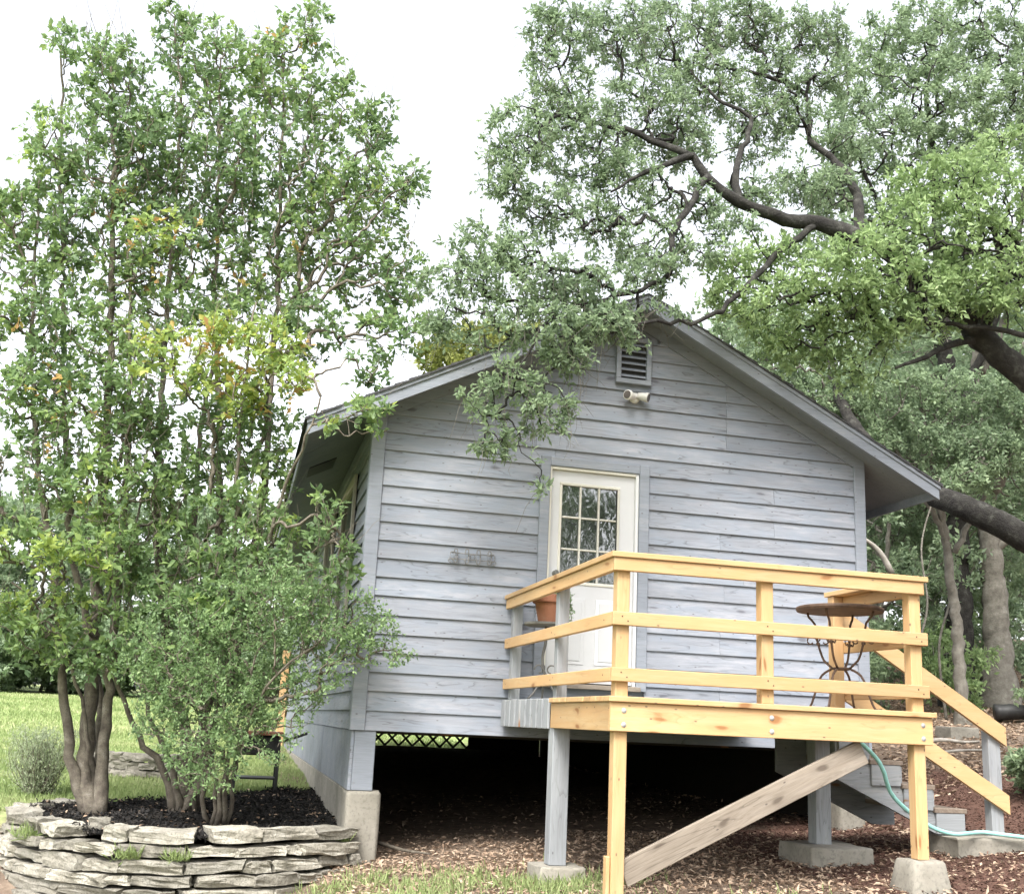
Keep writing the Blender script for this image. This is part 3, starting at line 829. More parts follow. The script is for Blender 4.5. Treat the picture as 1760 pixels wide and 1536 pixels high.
kn = lathe([(0.028, 0), (0.028, 0.006), (0.012, 0.01), (0.012, 0.03), (0.026, 0.04), (0.03, 0.055), (0.022, 0.068), (0.006, 0.072)], 16)
for zz in (1.40, 1.52):
    link('door_knob' if zz < 1.5 else 'deadbolt', kn, M['greyiron'], door, (SX0 + 0.065, yf - 0.0005, zz), Matrix.Rotation(math.pi / 2, 3, 'X'))

# gable vent with slats
vx0, vx1, vz0, vz1 = 2.335, 2.705, 3.470, 3.965
vent = box('gable_vent', (vx0 + 0.02, -0.032, vz0 + 0.02), (vx1 - 0.02, -0.0285, vz1 - 0.02), M['black'], house)
for lo, hi in (((vx0, vz0), (vx1, vz0 + 0.05)), ((vx0, vz1 - 0.05), (vx1, vz1)), ((vx0, vz0 + 0.051), (vx0 + 0.05, vz1 - 0.051)), ((vx1 - 0.05, vz0 + 0.051), (vx1, vz1 - 0.051))):
    box('vent_frame', (lo[0], -0.074, lo[1]), (hi[0], -0.0285, hi[1]), M['trim'], vent)
for q in range(6):
    zc = vz0 + 0.085 + q * 0.066
    board('slat', (vx0 + 0.052, -0.050, zc), (vx1 - 0.052, -0.050, zc), 0.050, 0.007, M['trim'], vent, (0, 0.75, 0.66), 0.002)

# left side windows: tan casings, dark glass
for y0, y1, z0, z1 in ((1.25, 2.35, 1.05, 2.45), (3.6, 4.7, 1.05, 2.45), (7.2, 8.3, 1.05, 2.45)):
    wnd = box('window', (-0.034, y0, z0), (-0.0285, y1, z1), M['glass'], house, 0.001)
    for lo, hi in (((y0 - 0.1, z0 - 0.09), (y1 + 0.1, z0)), ((y0 - 0.1, z1), (y1 + 0.1, z1 + 0.1)), ((y0 - 0.1, z0 + 0.001), (y0, z1 - 0.001)), ((y1, z0 + 0.001), (y1 + 0.1, z1 - 0.001))):
        box('window_casing', (-0.060, lo[0], lo[1]), (-0.0285, hi[0], hi[1]), M['tan'], wnd)
    box('sash_rail', (-0.046, y0 + 0.001, (z0 + z1) / 2 - 0.025), (-0.0345, y1 - 0.001, (z0 + z1) / 2 + 0.025), M['cream'], wnd)

# pier, post, foundation wall and skirting under the left side
def soft_block(name, lo, hi, mat, parent, bev=0.04, seg=3, amp=0.006, seed=0, taper=0.0):
    lo = Vector(lo); hi = Vector(hi); d = hi - lo
    bm = bmesh.new(); bmesh.ops.create_cube(bm, size=1.0)
    for v in bm.verts:
        v.co = Vector((v.co.x * d.x, v.co.y * d.y, v.co.z * d.z))
        if taper and v.co.z > 0: v.co.x *= 1 - taper; v.co.y *= 1 - taper
    bmesh.ops.subdivide_edges(bm, edges=bm.edges[:], cuts=2, use_grid_fill=True)
    ge = [e for e in bm.edges if e.is_manifold and e.calc_face_angle(0) > 0.5]
    bmesh.ops.bevel(bm, geom=ge, offset=bev, segments=seg, affect='EDGES', profile=0.6)
    g = np.random.default_rng(seed)
    for v in bm.verts: v.co += Vector(g.normal(size=3) * amp)
    me = bpy.data.meshes.new(name); bm.to_mesh(me); bm.free()
    me.polygons.foreach_set('use_smooth', [True] * len(me.polygons))
    return link(name, me, mat, parent, (lo + hi) / 2)
soft_block('foundation_pier', (-0.022, -0.03, -1.40), (0.275, 0.30, -0.515), M['concrete'], house, 0.035, 3, 0.003, 4)
box('corner_post', (0.012, -0.012, -0.514), (0.20, 0.18, -0.004), M['trim'], house, 0.005)
box('foundation_wall', (-0.020, 0.302, -1.4), (0.13, L, -0.516), M['concrete'], house, 0.01)
yy = 0.001
while yy < L - 0.2:
    y2 = min(yy + (0.62 if yy < 0.1 else 1.22), L)
    box('skirting_panel', (-0.016 - rnd.uniform(0, 0.003), yy + 0.002, -0.513), (0.0105, y2 - 0.002, -0.005), M['siding'], house, 0.003)
    yy = y2
box('skirting_panel', (W - 0.03, 0.3, -1.2), (W, L, -0.012), M['shade_darkwood'], house)  # side skirting in the darkened timber: crawl-space shade put into its colour
for (xx, yy) in ((W - 0.30, 0.0),):
    soft_block('foundation_pier', (xx, yy + 0.02, -1.4), (xx + 0.28, yy + 0.3, -0.245), M['concrete'], house, 0.03, 2, 0.003, int(xx * 9 + yy))
# lattice closing the back of the crawl space
latt = box('lattice', (0.14, L - 0.06, -0.13), (W - 0.05, L - 0.03, -0.036), M['shade_darkwood'], house)
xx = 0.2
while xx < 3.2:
    board('lattice_slat', (xx, L - 0.050, -0.75), (xx + 0.70, L - 0.050, -0.05), 0.042, 0.008, M['shade_darkwood'], latt, (1, 0, 0), 0.001)
    board('lattice_slat', (xx + 0.70, L - 0.041, -0.75), (xx, L - 0.041, -0.05), 0.042, 0.008, M['shade_darkwood'], latt, (1, 0, 0), 0.001)
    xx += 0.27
box('skirting_panel', (3.55, L - 0.06, -0.8), (W - 0.05, L - 0.03, -0.14), M['shade_darkwood'], house)  # added dark sheet standing in for the dark growth beside the lattice

# ================================================================== the deck
XL, XR, YF, YM, ZD = 1.321, 3.689, -3.088, -1.70, 0.32
deck = thing('deck', 'raised wooden deck with new yellow pine railings in front of the white door', 'deck', (2.5, -1.5, -0.95))
T2 = 0.038
# decking: new pine at the front, old grey boards towards the house
y = YF - 0.025
while y < -0.07:
    y2 = min(y + 0.138, -0.05)
    new = y < YM - 0.02
    o_ = -0.02 if new else 0.01
    board('deck_board', (XL + o_ + rnd.uniform(-0.004, 0.004), (y + y2) / 2, ZD - 0.018), (XR + (0.02 if new else 0), (y + y2) / 2, ZD - 0.018), 0.036, y2 - y, M['pine'] if new else M['olddeck'], deck)
    y = y2 + 0.005
zr0, zr1 = 0.097, ZD - 0.037
board('rim_board', (XL - 0.002, YF + T2 / 2, (zr0 + zr1) / 2), (XR, YF + T2 / 2, (zr0 + zr1) / 2), zr1 - zr0, T2, M['pine'], deck)
board('rim_board', (XL + T2 / 2, YF + T2 + 0.001, (zr0 + zr1) / 2), (XL + T2 / 2, YM + 0.03, (zr0 + zr1) / 2), zr1 - zr0 + 0.004, T2, M['pine'], deck)
board('rim_board', (XR - T2 / 2, YF + T2 + 0.001, (zr0 + zr1) / 2), (XR - T2 / 2, YM, (zr0 + zr1) / 2), zr1 - zr0, T2, M['pine'], deck)
board('rim_board', (XL + 0.03, YM + 0.032, (zr0 + zr1) / 2), (XL + 0.03, -0.04, (zr0 + zr1) / 2), zr1 - zr0, T2, M['shade_darkwood'], deck)  # dark tone paints the shade seen in the slots between the slats
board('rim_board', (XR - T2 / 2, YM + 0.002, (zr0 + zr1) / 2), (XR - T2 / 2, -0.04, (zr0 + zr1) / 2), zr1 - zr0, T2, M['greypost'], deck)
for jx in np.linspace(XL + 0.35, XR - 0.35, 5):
    board('joist', (jx, YF + T2 + 0.003, 0.19), (jx, -0.03, 0.19), 0.17, T2, M['shade_darkwood'], deck)
# short grey slats facing the old part of the left edge
n = 9
for q in range(n):
    ya = YM + 0.045 + (1.60) * q / n
    board('facing_slat', (XL - 0.004, ya + 0.075, zr0 - 0.01), (XL - 0.004, ya + 0.075, ZD - 0.004 + rnd.uniform(-0.004, 0.006)), 0.118 + rnd.uniform(0, 0.02), 0.022, M['greypost'], deck, (0, 1, 0))
PZ = 1.232
HM, HB = 0.870, 0.504
def post(x, y, z0, z1, w, mat, name='post'):
    return board(name, (x, y, z0), (x, y, z1), w, w, mat, deck, (0, 1, 0), 0.005)
PY = YF + T2 + 0.0455
post(1.405, PY, -0.93, PZ, 0.089, M['pine'])
post(2.455, PY, ZD + 0.001, PZ, 0.089, M['pine'])
post(3.605, PY, -0.665, PZ, 0.089, M['pine'])
post(3.605, -1.96, ZD + 0.001, PZ, 0.089, M['pine'])
post(1.405, -1.62, ZD + 0.001, PZ, 0.089, M['greypost'])
post(1.405, -0.15, ZD + 0.001, PZ, 0.089, M['greypost'])
post(1.40, -1.66, -0.90, 0.285, 0.135, M['greypost'])
post(3.60, -1.66, -0.71, 0.285, 0.135, M['greypost'])
# rails on the outside of the posts, cap on top
def rail(name, a, b_, w=0.089, mat=M['pine']): return board(name, a, b_, w, T2, mat, deck)
for zt_, nm in ((PZ, 'top_rail'), (HM, 'rail'), (HB, 'rail')):
    zc = zt_ - 0.0445
    ext = 0.0 if nm == 'top_rail' else 0.018
    rail(nm, (XL - 0.001, YF + T2 / 2, zc), (XR + ext - 0.03, YF + T2 / 2, zc))
    rail(nm, (XL + T2 / 2, YF + T2 + 0.001, zc), (XL + T2 / 2, -0.045, zc))
    rail(nm, (XR - T2 / 2 - 0.001, YF + T2 + 0.001, zc), (XR - T2 / 2 - 0.001, -1.91, zc))
board('cap_rail', (XL - 0.018, YF + 0.055, PZ + 0.0195), (XR + 0.0, YF + 0.055, PZ + 0.0195), T2, 0.14, M['pine'], deck)
board('cap_rail', (XL + 0.052, YF + 0.127, PZ + 0.0195), (XL + 0.052, -0.04, PZ + 0.0195), T2, 0.14, M['pine'], deck)
board('cap_rail', (XR - 0.07, YF + 0.127, PZ + 0.0195), (XR - 0.07, -1.88, PZ + 0.0195), T2, 0.14, M['pine'], deck)
# grey diagonal brace and its cleat
board('brace', (1.452, PY + 0.005, -0.79), (3.19, PY + 0.005, 0.035), 0.165, T2, M['old'], deck)
board('cleat', (1.345, PY, -0.95), (1.345, PY, -0.68), 0.06, 0.026, M['pine'], deck, (0, 1, 0))
# carriage bolts
bolt = lathe([(0.017, 0), (0.017, 0.003), (0.009, 0.008), (0.003, 0.010)], 10)
for bx_ in (1.405, 2.455, 3.605):
    for bz_ in (0.14, 0.23):
        link('bolt', bolt, M['bolt'], deck, (bx_ + 0.005, YF - 0.0005, bz_), Matrix.Rotation(math.pi / 2, 3, 'X'))
nail = lathe([(0.0055, 0), (0.0055, 0.0015), (0.002, 0.002)], 6)
for bx_ in (1.405, 2.455, 3.605):
    for zt_ in (HM, HB):
        for dx, dz in ((-0.02, -0.03), (0.02, -0.06)):
            link('nail_head', nail, M['iron'], deck, (bx_ + dx, YF - 0.0005, zt_ + dz), Matrix.Rotation(math.pi / 2, 3, 'X'))
for by_ in (-1.62, -0.15, -2.9):
    for zt_ in (HM, HB):
        link('nail_head', nail, M['iron'], deck, (XL - 0.0005, by_, zt_ - 0.045), Matrix.Rotation(-math.pi / 2, 3, 'Y'))

# footings
def footing(lo, hi, label, taper=0.0, seed=1):
    o = soft_block('footing_block', lo, hi, M['concrete'], None, 0.015, 2, 0.004, seed, taper)
    return tag(o, label, 'concrete block', 'concrete footings under the deck')
footing((1.27, PY - 0.14, -1.2), (1.54, PY + 0.14, -0.931), 'concrete footing under the front left yellow deck post at the picture edge', 0.15, 1)
footing((3.44, PY - 0.165, -0.95), (3.77, PY + 0.165, -0.666), 'tapered concrete pier block under the front right yellow post', 0.30, 2)
footing((1.22, -1.86, -1.15), (1.60, -1.46, -0.90), 'mossy concrete footing under the left grey deck post', 0.08, 3)
footing((3.36, -1.95, -1.0), (3.92, -1.38, -0.711), 'square concrete slab under the right grey deck post', 0.05, 4)

# ================================================================== the stairs
SY0, SY1 = -1.76, -0.72
st = thing('staircase', 'grey painted wooden stairs with yellow pine handrails descending right from the deck', 'stairs', (4.5, -1.25, -0.75))
NR = 5; TOP = 0.285; BOT = -0.62; RISE = (TOP - BOT) / NR; RUN = 0.29; SX = XR + 0.004
pts = [(SX, TOP)]
for q in range(NR - 0):
    pts.append((SX + RUN * q, TOP - RISE * q) if q else (SX, TOP))
outline = [(SX, TOP - 0.30)]
outline = [(SX, TOP - 0.04)]
for q in range(NR - 1):
    outline.append((SX + RUN * (q + 0), TOP - RISE * (q + 1) - 0.0) if q == 0 else (SX + RUN * q, TOP - RISE * (q + 1)))
    outline.append((SX + RUN * (q + 1), TOP - RISE * (q + 1)))
outline.append((SX + RUN * (NR - 1), BOT))
outline.append((SX + RUN * (NR - 1) - 0.22, BOT))
outline.append((SX, TOP - RISE - 0.30))
for ys in (SY0, SY1 - T2):
    prism('stringer', [(a, ys, b_) for a, b_ in outline[1:]], (0, T2, 0), M['greypost'], st, (SX + 0.6, ys, -0.2))
for q in range(1, NR):
    xq = SX + RUN * (q - 1); zq = TOP - RISE * q
    board('tread', (xq + 0.155, SY0 - 0.03, zq + 0.0195), (xq + 0.155, SY1 + 0.03, zq + 0.0195), T2, 0.30, M['tread'], st)
    if q < NR: board('riser', (xq + 0.010, SY0 - 0.004, zq + 0.04 + (RISE - 0.045) / 2 ), (xq + 0.010, SY1 + 0.004, zq + 0.04 + (RISE - 0.045) / 2), RISE - 0.048, 0.018, M['greypost'], st)
    # painted side block closing each step
    board('side_block', (xq + 0.02, SY0 - 0.0135, zq - RISE / 2 + 0.01), (xq + RUN - 0.005, SY0 - 0.0135, zq - RISE / 2 + 0.01), RISE * 0.92, 0.022, M['greypost'], st)
board('newel_post', (5.135, SY0 - 0.01, -0.66), (5.135, SY0 - 0.01, 0.235), 0.115, 0.089, M['greypost'], st, (1, 0, 0))
# slanting rails, plumb-cut at the foot
def plumb(name, x0, z0, x1, z1, h, yy):
    prism(name, [(x0, yy, z0), (x1, yy, z1), (x1, yy, z1 + h), (x0, yy, z0 + h)], (0, T2, 0), M['pine'], st, ((x0 + x1) / 2, yy, (z0 + z1) / 2))
plumb('handrail', 3.652, 1.055, 5.225, 0.115, 0.150, SY0 - 0.056 - T2)
plumb('lower_rail', 3.652, 0.47, 5.225, -0.43, 0.150, SY0 - 0.056 - T2)
o = soft_block('footing_block', (4.62, -2.0, -0.86), (5.3, -1.45, -0.61), M['concrete'], None, 0.015, 2, 0.005, 6)
tag(o, 'long concrete block at the foot of the stairs beside the hose', 'concrete block', 'concrete footings under the deck')

# ================================================================== things on the house and deck
# security light
sl = thing('security_light', 'white twin head floodlight on the wall below the gable vent', 'light', (2.545, -0.02, 3.335))
link('mount_plate', lathe([(0.055, 0), (0.055, 0.012), (0.045, 0.03), (0.02, 0.04)], 20), M['plastic'], sl, (2.545, -0.024, 3.335), Matrix.Rotation(math.pi / 2, 3, 'X'))
head = [(0.018, -0.07), (0.032, -0.065), (0.04, -0.03), (0.043, 0.0), (0.043, 0.012), (0.049, 0.016), (0.049, 0.045), (0.044, 0.047)]
for sx, ang in ((-1, 38), (1, -62)):
    d = Vector((0.75 * sx, -0.55, -0.25 if sx > 0 else -0.05)).normalized()
    q = d.to_track_quat('Z', 'Y').to_matrix()
    c0 = Vector((2.545 + sx * 0.075, -0.10, 3.335))
    h_ = link('lamp_head', lathe(head, 20), M['plastic'], sl, c0, q)
    link('lens', lathe([(0.042, 0.0), (0.040, 0.004)], 20), M['lens'], sl, c0 + d * 0.0475, q)
    P = [Vector((2.545, -0.05, 3.335)), Vector((2.545 + sx * 0.015, -0.075, 3.335)), c0 - d * 0.062]
    link('swivel_arm', tubes_mesh('arm', [tube(np.array([tuple(v - c0) for v in P]), 0.012, 8)]), M['plastic'], sl, c0)

# wire wall ornament
ox, oz = 0.975, 1.605
orn = thing('wall_ornament', 'silver wire scroll ornament hanging on the left siding', 'ornament', (ox, -0.03, oz))
def loop(cx, w, h, sq=4):
    a = np.linspace(0, 2 * np.pi, 25)
    return np.stack([cx + w / 2 * np.sign(np.cos(a)) * np.abs(np.cos(a)) ** (2 / sq), np.zeros(25), h / 2 * np.sign(np.sin(a)) * np.abs(np.sin(a)) ** (2 / sq)], -1)
for cx_, h_ in ((-0.16, 0.125), (-0.055, 0.135), (0.055, 0.135), (0.16, 0.125)):
    link('wire_loop', tubes_mesh('wire', [tube(loop(cx_, 0.034, h_), 0.0050, 6)]), M['silver'], orn, (ox, -0.062, oz))
for cx_ in (-0.185, 0.185):
    link('wire_loop', tubes_mesh('wire', [tube(loop(cx_, 0.055, 0.07), 0.0042, 6)]), M['silver'], orn, (ox, -0.056, oz))
    for s in (-1, 1):
        a = np.linspace(0, 1.6 * np.pi, 16)
        c = np.stack([cx_ - s * 0.022 + 0.02 * np.cos(a) * s, a * 0, -0.045 + 0.018 * np.sin(a)], -1)
        link('wire_scroll', tubes_mesh('wire', [tube(c, 0.0042, 6)]), M['silver'], orn, (ox, -0.056, oz))
for dz in (-0.028, 0.026):
    link('wire_bar', tubes_mesh('wire', [tube(np.array([[-0.2, 0, dz], [0.2, 0, dz]]), 0.0050, 6)]), M['silver'], orn, (ox, -0.050, oz))
link('wire_scroll', tubes_mesh('wire', [tube(catmull([[-0.02, 0, -0.02], [-0.02, 0, 0.015], [0.02, 0, 0.015], [0.02, 0, -0.02]], 0.01), 0.0042, 6)]), M['silver'], orn, (ox, -0.056, oz))

# bistro table with curved legs
tx, ty, tz = 3.30, -2.55, ZD
bt = thing('bistro_table', 'round rusty wrought iron bistro table with scrolled legs on the deck', 'table', (tx, ty, tz))
HT = 0.735
link('table_top', lathe([(0.285, HT - 0.012), (0.315, HT - 0.016), (0.322, HT), (0.318, HT + 0.014), (0.30, HT + 0.020), (0.0, HT + 0.022)], 48), M['iron'], bt, (tx, ty, tz))
link('waist_ring', tubes_mesh('ring', [tube(np.array([[0.062 * math.cos(a), 0.062 * math.sin(a), 0.30] for a in np.linspace(0, 2 * math.pi, 25)]), 0.009, 8)]), M['iron'], bt, (tx, ty, tz))
for q in range(4):
    a = R(38 + 90 * q); ca, sa = math.cos(a), math.sin(a)
    prof = [(0.255, HT - 0.014), (0.245, HT - 0.05), (0.20, HT - 0.10), (0.185, HT - 0.2), (0.165, 0.45), (0.13, 0.36), (0.07, 0.305), (0.10, 0.285), (0.15, 0.25), (0.185, 0.18), (0.215, 0.09), (0.25, 0.012), (0.30, 0.009)]
    c = catmull([[r * ca, r * sa, z] for r, z in prof], 0.03)
    leg = link('leg', tubes_mesh('leg', [tube(c, 0.009, 8)]), M['iron'], bt, (tx, ty, tz))
    for s in (-1, 1):                             # pairs of little scrolls at mid height
        t_ = np.linspace(0, 1, 22)
        an = t_ * 3.6 * np.pi / 2
        rr = 0.045 * (1 - 0.65 * t_)
        rc, zc = 0.175 + s * 0.055, 0.505
        ps = np.stack([(rc + rr * np.cos(an) * -s), zc + rr * np.sin(an) * 1.0], -1)
        c = np.array([[p_[0] * ca, p_[0] * sa, p_[1]] for p_ in ps])
        link('scroll', tubes_mesh('scroll', [tube(c, 0.0055, 6)]), M['iron'], bt, (tx, ty, tz))
    link('collar', lathe([(0.006, -0.012), (0.015, -0.008), (0.015, 0.008), (0.006, 0.012)], 10), M['iron'], bt, (tx + 0.175 * ca, ty + 0.175 * sa, tz + 0.485))

# plant stand near the door, holding the terracotta pot
sx_, sy_ = 1.56, -0.60
ps = thing('plant_stand', 'weathered grey iron plant stand behind the left deck railing', 'plant stand', (sx_, sy_, ZD))
link('tray', lathe([(0.0, 0.640), (0.17, 0.640), (0.195, 0.650), (0.198, 0.668), (0.185, 0.670), (0.172, 0.656), (0.0, 0.655)], 32), M['greyiron'], ps, (sx_, sy_, ZD))
c = catmull([[0, 0, 0.64], [0.0, 0, 0.5], [-0.025, -0.01, 0.38], [-0.01, 0, 0.25], [0.02, 0, 0.2], [0.0, 0, 0.12]], 0.03)
link('stem', tubes_mesh('stem', [tube(c, 0.013, 8)]), M['greyiron'], ps, (sx_, sy_, ZD))
for q in range(3):
    a = R(200 + 120 * q)
    c = catmull([[0, 0, 0.16], [0.05 * math.cos(a), 0.05 * math.sin(a), 0.14], [0.12 * math.cos(a), 0.12 * math.sin(a), 0.05], [0.17 * math.cos(a), 0.17 * math.sin(a), 0.008]], 0.03)
    link('foot', tubes_mesh('foot', [tube(c, 0.009, 8)]), M['greyiron'], ps, (sx_, sy_, ZD))
    t_ = np.linspace(0, 1, 20); an = t_ * 1.5 * np.pi; rr = 0.05 * (1 - 0.5 * t_)
    c = np.stack([(0.06 + rr * np.cos(an)) * math.cos(a), (0.06 + rr * np.cos(an)) * math.sin(a), 0.26 + rr * np.sin(an)], -1)
    link('scroll', tubes_mesh('scroll', [tube(c, 0.007, 6)]), M['greyiron'], ps, (sx_, sy_, ZD))
pt = thing('potted_plant', 'terracotta flowerpot with a trailing plant standing on the iron plant stand', 'plant', (sx_ + 0.02, sy_, ZD + 0.657))
pb = (sx_ + 0.02, sy_, ZD + 0.657)
link('pot', lathe([(0.085, 0.0), (0.092, 0.01), (0.128, 0.185), (0.120, 0.186), (0.0, 0.186)], 32), M['terra'], pt, pb)
link('pot_rim', lathe([(0.128, 0.187), (0.146, 0.187), (0.15, 0.195), (0.15, 0.252), (0.144, 0.258), (0.130, 0.258), (0.126, 0.240)], 32), M['terra'], pt, pb)
link('soil', lathe([(0.1255, 0.22), (0.125, 0.236), (0.0, 0.240)], 24), M['soil'], pt, pb)
g = np.random.default_rng(77)
LP, LD = [], []
stems = []
for q in range(15):
    a = g.uniform(-1.4, 1.5); rr = g.uniform(0.02, 0.12)
    hang = g.uniform(0.02, 0.24) if q > 5 else -0.04
    c = catmull([[rr * math.cos(a), rr * math.sin(a), 0.24], [0.15 * math.cos(a), 0.15 * math.sin(a), 0.30], [0.185 * math.cos(a), 0.185 * math.sin(a), 0.24 - hang * 0.4], [0.195 * math.cos(a) + 0.02, 0.195 * math.sin(a), 0.22 - hang]], 0.02)
    stems.append(tube(c, 0.002, 4))
    for p_ in c[2:]:
        for _ in range(3): LP.append(p_); LD.append(g.normal(size=3))
link('stem', tubes_mesh('stems', stems), M['bark_c'], pt, pb)
LP = np.array(LP); LD = np.array(LD)
link('foliage', leaves_mesh('foliage', LP, LD, 0.028, 0.016, np.clip(g.normal(0.35, 0.2, len(LP)), 0, 1), 0.4, g), M['leaf_s'], pt, pb, kind='stuff')

# garden hose
hp = [(3.70, -2.0, 0.16), (3.818, -2.2, -0.051), (3.901, -2.2, -0.264), (4.047, -2.2, -0.398), (4.244, -2.2, -0.513), (4.445, -2.18, -0.564), (4.66, -2.08, -0.565), (4.85, -2.0, -0.560), (5.05, -2.05, -0.575), (5.5, -2.0, -0.60), (6.2, -1.5, -0.55), (7.0, -1.3, -0.35)]
hp = [(a, b_, max(c_, float(ground_z(a, b_)) + 0.02)) for a, b_, c_ in hp]
c = catmull(hp, 0.06)
tag(link('garden_hose', tubes_mesh('hose', [tube(c - c[0], 0.0165, 10)]), M['hose'], None, tuple(c[0])), 'pale teal garden hose looping down beside the stairs', 'hose')

# ================================================================== the stone retaining wall
wallpath = catmull([(0.10, -0.10, 0), (-0.30, -0.42, 0), (-0.85, -0.72, 0), (-1.5, -0.80, 0), (-2.1, -0.57, 0), (-2.6, 0.0, 0), (-2.84, 0.6, 0), (-2.86, 1.4, 0), (-2.6, 1.95, 0)], 0.02)
sl_ = np.concatenate([[0], np.cumsum(np.linalg.norm(np.diff(wallpath, axis=0), axis=1))])
def path_at(s):
    s = np.clip(s, 0, sl_[-1] - 0.02)
    p_ = np.array([np.interp(s, sl_, wallpath[:, k]) for k in range(2)])
    q_ = np.array([np.interp(s + 0.02, sl_, wallpath[:, k]) for k in range(2)])
    d = q_ - p_; d /= np.linalg.norm(d) + 1e-9
    return p_, d
rw = thing('retaining_wall', 'dry stacked limestone retaining wall round the raised tree bed', 'wall', (-1.4, -0.7, -1.4))
def stone_mesh(lx, ly, lz, g):
    nx_, ny_, nz_ = max(3, int(lx / 0.075)), 3, 3
    bm = bmesh.new(); bmesh.ops.create_cube(bm, size=1.0)
    for v in bm.verts:                            # irregular corners: ends cut askew
        v.co.x += g.uniform(-0.06, 0.06); v.co.y += g.uniform(-0.05, 0.05); v.co.z += g.uniform(-0.09, 0.09)
    bmesh.ops.subdivide_edges(bm, edges=bm.edges[:], cuts=3, use_grid_fill=True)
    ph = g.uniform(0, 50, 3)
    for v in bm.verts:
        c_ = v.co
        e = max(abs(c_.x) * 2, 0) ** 6 * 0.10
        v.co = Vector((c_.x * lx, c_.y * ly, c_.z * lz * (1 - 0.08 * abs(c_.x * 2) ** 6) * (1 - 0.08 * max(0, -c_.y * 2) ** 5)))
        nn = Vector((vnoise(v.co.z * 9 + ph[0], v.co.x * 7 + ph[1]) - 0.5, vnoise(v.co.x * 8 + ph[1], v.co.z * 14 + ph[2]) - 0.5, vnoise(v.co.x * 6 + ph[2], v.co.y * 8 + ph[0]) - 0.5))
        v.co += Vector((nn.x * 0.03, nn.y * 0.05, nn.z * 0.02)) + Vector(g.normal(size=3) * 0.005)
    me = bpy.data.meshes.new('stone'); bm.to_mesh(me); bm.free()
    me.polygons.foreach_set('use_smooth', [False] * len(me.polygons))
    return me
g = np.random.default_rng(21)
z = -0.800
course = 0
while z > -1.62:
    h0 = g.uniform(0.085, 0.128)
    s = g.uniform(-0.2, 0.05) if course else 0.0
    skip_until = -1
    while s < sl_[-1]:
        ln = g.choice([0.16, 0.24, 0.36, 0.46, 0.58, 0.70], p=[0.12, 0.2, 0.24, 0.22, 0.14, 0.08]) * g.uniform(0.9, 1.1)
        if s + ln > 2.0: ln *= 0.85
        h = h0 * g.uniform(0.74, 1.0)
        a, d = path_at(max(s, 0)); b_, d2 = path_at(s + ln)
        mid = (a + b_) / 2; dd = b_ - a; lnr = np.linalg.norm(dd)
        if lnr > 0.08 and not (course == 0 and g.random() < 0.24):
            dd /= lnr
            nrm = np.array([dd[1], -dd[0]])       # outward (towards the camera side)
            if nrm[1] > 0 and mid[0] > -2.5: nrm = -nrm
            if mid[0] <= -2.5 and nrm[0] > 0: nrm = -nrm
            depth = g.uniform(0.22, 0.30)
            cen = mid - nrm * (depth / 2 - 0.02 * course - g.uniform(-0.02, 0.035))
            rot = Matrix.Rotation(math.atan2(dd[1], dd[0]) + (math.pi if nrm @ np.array([math.sin(math.atan2(dd[1], dd[0])), -math.cos(math.atan2(dd[1], dd[0]))]) < 0 else 0) + g.normal() * 0.05, 3, 'Z') @ Matrix.Rotation(g.normal() * 0.025, 3, 'Y') @ Matrix.Rotation(g.normal() * 0.03, 3, 'X')
            link('stone', stone_mesh(max(lnr - g.uniform(0.004, 0.02), 0.06), depth, h * g.uniform(0.92, 0.99), g), M['stone'], rw, (cen[0], cen[1], z - h0 / 2 + (g.uniform(0, 0.02) if course == 0 else 0)), rot)
        s += ln
    z -= h0 * 0.97; course += 1
# a few loose stones on the bed rim
for x_, y_, s_, lab in ((-0.62, -0.30, 0.08, 'small loose stone on the wall top near the cottage corner'), (-0.25, -0.12, 0.09, 'loose limestone lump against the foundation wall foot'), (-2.0, -0.20, 0.16, 'rounded loose stone lying on the bed behind the wall top')):
    o = link('loose_stone', stone_mesh(s_, s_ * 0.8, s_ * 0.6, g), M['stone'], None, (x_, y_, float(bed_z(x_, y_)) + s_ * 0.22)); tag(o, lab, 'stone')

# low block ring on the lawn behind the trees
rg = thing('block_planter', 'low ring of stacked grey blocks on the lawn behind the trees', 'planter', (-2.0, 5.2, -0.85))
for cs in range(3):
    for q in range(11):
        a = R(195 + 150 * (q + 0.5 * (cs % 2)) / 11)
        x_, y_ = -2.0 + 0.62 * math.cos(a), 5.4 + 0.62 * math.sin(a)
        link('block', stone_mesh(0.185, 0.16, 0.095, g), M['concrete'], rg, (x_, y_, -0.70 + cs * 0.098), Matrix.Rotation(a + math.pi / 2, 3, 'Z'))

# rusty topped black cart by the side wall
gc = thing('metal_cart', 'black metal cart with a rusty red top beside the cottage side wall', 'cart', (-0.72, 3.2, -0.76))
box('cart_top', (-1.0, 2.95, -0.14), (-0.46, 3.5, -0.10), M['rust'], gc)
box('cart_body', (-0.96, 3.0, -0.36), (-0.50, 3.45, -0.141), M['black'], gc, 0.02)
for x_ in (-0.96, -0.50):
    for y_ in (3.02, 3.43):
        board('leg', (x_, y_, -0.80), (x_, y_, -0.15), 0.035, 0.035, M['black'], gc, (0, 1, 0))
box('shelf', (-0.95, 3.03, -0.62), (-0.51, 3.42, -0.60), M['black'], gc)
board('handle', (-0.45, 3.1, -0.2), (-0.20, 3.0, -0.10), 0.03, 0.03, M['black'], gc)

